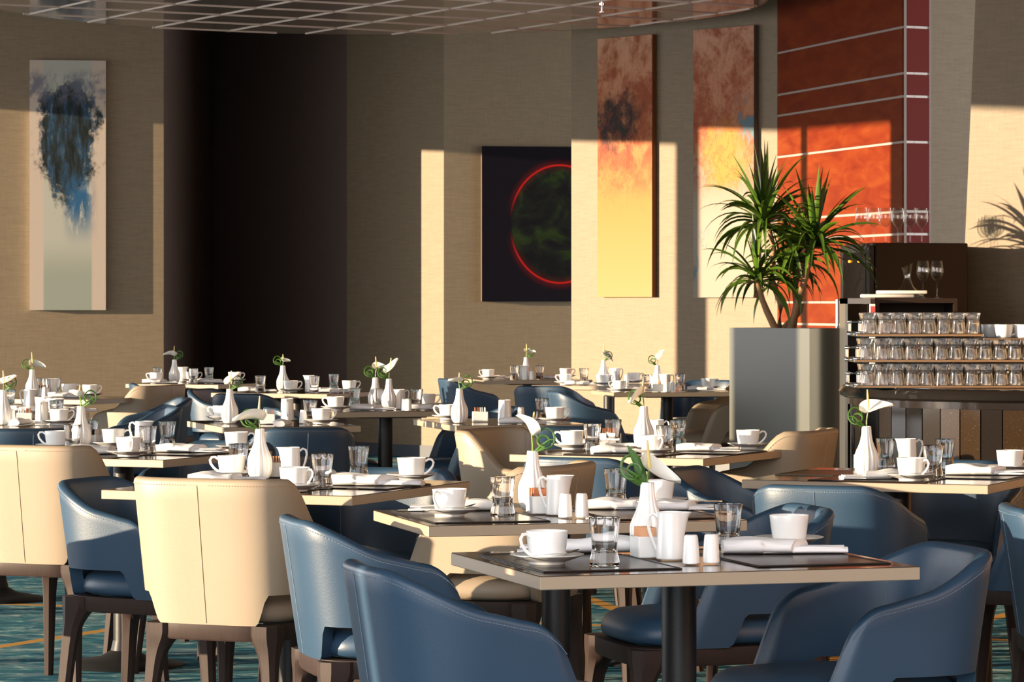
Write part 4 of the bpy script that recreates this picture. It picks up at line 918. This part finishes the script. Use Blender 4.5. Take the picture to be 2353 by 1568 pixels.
for i, (px, dy, a) in enumerate(((2275, .12, 0), (2306, .0, 0), (2328, .12, 0), (2352, 0, 0))):
    o = empty('coffee_cup', (XY(px, yf+dy), yf+dy, cz-0.004), R(a)); link('body', ME['cup'], o); link('handle', ME['cup_handle'], o)
    tag(o, 'white coffee cup on the bar tray, ' + ('leftmost of four', 'second from left', 'third from left', 'rightmost')[i], 'cup', 'cups on the bar')
o = MB().rbox(XY(2255, yf), XY(2353, yf)+0.2, yf-0.05, yf+0.21, cz-0.014, cz-0.005, 0.002, 1).build('cup_tray', M['steel']); tag(o, 'thin steel tray under the cups on the bar', 'tray')
for i_, xx in enumerate((XY(2268, yf), XY(2345, yf)+0.15)):
    o = MB().lathe([(0.012, tz[1]+0.1085), (0.012, cz-0.0145)], 12, (xx, yf+0.15, 0)).build('tray_spacer', M['steel']); tag(o, 'steel peg under the cup tray, ' + ('left', 'right')[i_], 'peg')

# ------------------------------------------------------------------ wine cooler, side cabinet and what stands on them
FC = Vector((2.10, 18.6)); fz = 1.627; fd1 = Vector((-0.26, 0.966)).normalized(); fd2 = Vector((fd1.y, -fd1.x)); fw1, fw2 = 0.50, 0.575
fr_ = empty('wine_cooler', (FC.x, FC.y, 0), math.atan2(fd2.y, fd2.x)); tag(fr_, 'tall dark wine cooler with black glass door and two amber lights', 'wine cooler')
# local x along fd2 (right side face), local y along fd1 (door face lies on x = 0)
MB().rbox(0.0, fw2, 0.0, fw1, 0.0, fz, 0.006, 1).build('cabinet', M['cabinet'], fr_, smooth=False)
dr_ = MB().rbox(-0.03, -0.001, 0.015, fw1-0.01, 0.08, fz-0.015, 0.004, 1).build('door', M['fridgetrim'], fr_, smooth=False)
MB().box(-0.033, -0.029, 0.075, fw1-0.065, 0.16, fz-0.055).build('glass_pane', M['blackglass'], dr_, smooth=False)
for yy in (0.17, 0.32): MB().sphere((-0.038, yy, fz-0.105), 0.008).build('indicator_light', M['amber'], fr_)
MB().tube([(-0.06, fw1-0.04, 0.5), (-0.06, fw1-0.04, 1.30)], 0.011, 12).build('handle', M['chrome'], fr_)
MB().tube([(-0.06, 0.30, 0.5), (-0.06, 0.30, 1.30)], 0.007, 12).build('handle', M['chrome'], fr_)
Fm = Matrix.Translation((FC.x, FC.y, 0)) @ Matrix.Rotation(math.atan2(fd2.y, fd2.x), 4, 'Z')
gp = [(0.0020, 0.0), (0.034, 0.0), (0.034, 0.0015), (0.012, 0.004), (0.004, 0.010), (0.0035, 0.085), (0.006, 0.092), (0.020, 0.104), (0.033, 0.125), (0.0375, 0.148), (0.035, 0.178), (0.0295, 0.208),
      (0.0287, 0.208), (0.0342, 0.178), (0.0367, 0.148), (0.0322, 0.126), (0.019, 0.106), (0.001, 0.098)]
ME['wineglass'] = MB().lathe(gp, 28).mesh('wine_glass', M['thinglass'])
for i, px in enumerate((1979, 2008, 2036, 2065, 2094, 2121)):
    xx = 0.055 + i*0.075; Y = FC.y + 0.22 + 0.05*(i % 2); o = link('wine_glass', ME['wineglass'], None, (XY(px, Y), Y+ (i*0.012), fz+0.001))
    tag(o, 'clear stemmed wine glass on the wine cooler, ' + ('leftmost of six', 'second from left', 'third from left', 'fourth from left', 'fifth from left', 'rightmost of six')[i], 'wine glass', 'wine glasses on the cooler')
SY = 17.75; sx0, sx1 = XY(2010, SY), XY(2200, SY); sz = ZY(686, SY)
sd_ = empty('side_cabinet', (sx0, SY, 0)); tag(sd_, 'low dark open cabinet in front of the wine cooler', 'cabinet'); W_ = sx1-sx0
mb = MB(); mb.box(0, W_, 0, 0.42, sz-0.025, sz); mb.box(0, 0.025, 0, 0.42, 0, sz-0.025); mb.box(W_-0.02, W_, 0, 0.42, 0, sz-0.025); mb.box(0.025, W_-0.02, 0.40, 0.42, 0, sz-0.025); mb.box(0.025, W_-0.02, 0, 0.4, 0.6, 0.62)
mb.build('carcass', M['cabinet'], sd_, smooth=False)
MB().box(-0.022, 0.0, -0.004, 0.40, 0, sz+0.003).build('end_panel', mat('taupe_end_panel', (0.16, 0.11, 0.075), 0.4), sd_, smooth=False)
st_ = empty('coffee_machine', (XY(1942, SY-0.1), SY-0.1, 0)); tag(st_, 'grey steel framed appliance left of the low dark cabinet', 'appliance'); aw = XY(2000, SY)-XY(1942, SY)
mb = MB(); mb.box(0, 0.014, 0, 0.3, 0, sz); mb.box(0, aw, 0, 0.3, sz-0.03, sz+0.0); mb.build('steel_frame', mat('brushed_steel_frame', (0.30, 0.31, 0.31), 0.3, 0.8), st_, smooth=False)
MB().box(0.015, aw, 0.02, 0.3, 0, sz-0.031).build('dark_body', M['blackglass'], st_, smooth=False)
o = empty('red_label_box', (XY(1995, SY-0.06), SY-0.15, 0.0)); lw = XY(2007, SY-0.06)-XY(1995, SY-0.06); zt = ZY(699, SY-0.06); tag(o, 'small red and white carton beside the low cabinet', 'carton')
MB().rbox(0, lw, 0, 0.03, 0.0, zt, 0.001, 1).build('carton_body', M['packet_white'], o, smooth=False); MB().box(0.003, lw-0.003, -0.001, -0.0002, zt-0.05, zt-0.012).build('printed_panel', M['redlabel'], o, smooth=False)
# decanter with slanted lip, two wine glasses, folded menus
dprof = [(0.050, 0.0), (0.085, 0.004), (0.092, 0.014), (0.070, 0.034), (0.036, 0.066), (0.022, 0.100), (0.019, 0.120), (0.023, 0.150), (0.033, 0.185)]
inn = [(r-0.0015, z) for r, z in dprof[::-1]]
mb = MB(); mb.lathe(dprof+inn[:-1]+[(0.001, 0.006)], 36); mb.v = [(x, y, z + (0.45*x*max(0, (z-0.14)/0.045) if z > 0.14 else 0)) for x, y, z in mb.v]
o = mb.build('decanter', M['thinglass'], None, (XY(2085, SY+.29), SY+.29, sz+0.001)); tag(o, 'clear glass wine decanter with slanted lip', 'decanter')
for i, px in enumerate((2121, 2153)):
    o = link('wine_glass', ME['wineglass'], None, (XY(px, SY+.12+0.06*i), SY+.12+0.06*i, sz+0.001)); tag(o, ('left', 'right')[i] + ' of two wine glasses beside the decanter', 'wine glass', 'wine glasses by the decanter')
for i, (pa, pb, hh, a) in enumerate(((1978, 2100, 0.0, 3), (2014, 2130, 0.021, -4))):
    o = empty('folded_menu', (XY((pa+pb)/2, SY+.06), SY+.06, sz+0.004+hh), R(a)); tag(o, ('lower', 'upper')[i] + ' folded white cloth bundle lying before the decanter', 'napkin', 'folded bundles before the decanter')
    w = (XY(pb, SY)-XY(pa, SY))/2; MB().rbox(-w, w, -0.035, 0.035, 0, 0.019, 0.006, 2).build('cloth', M['paper'], o)
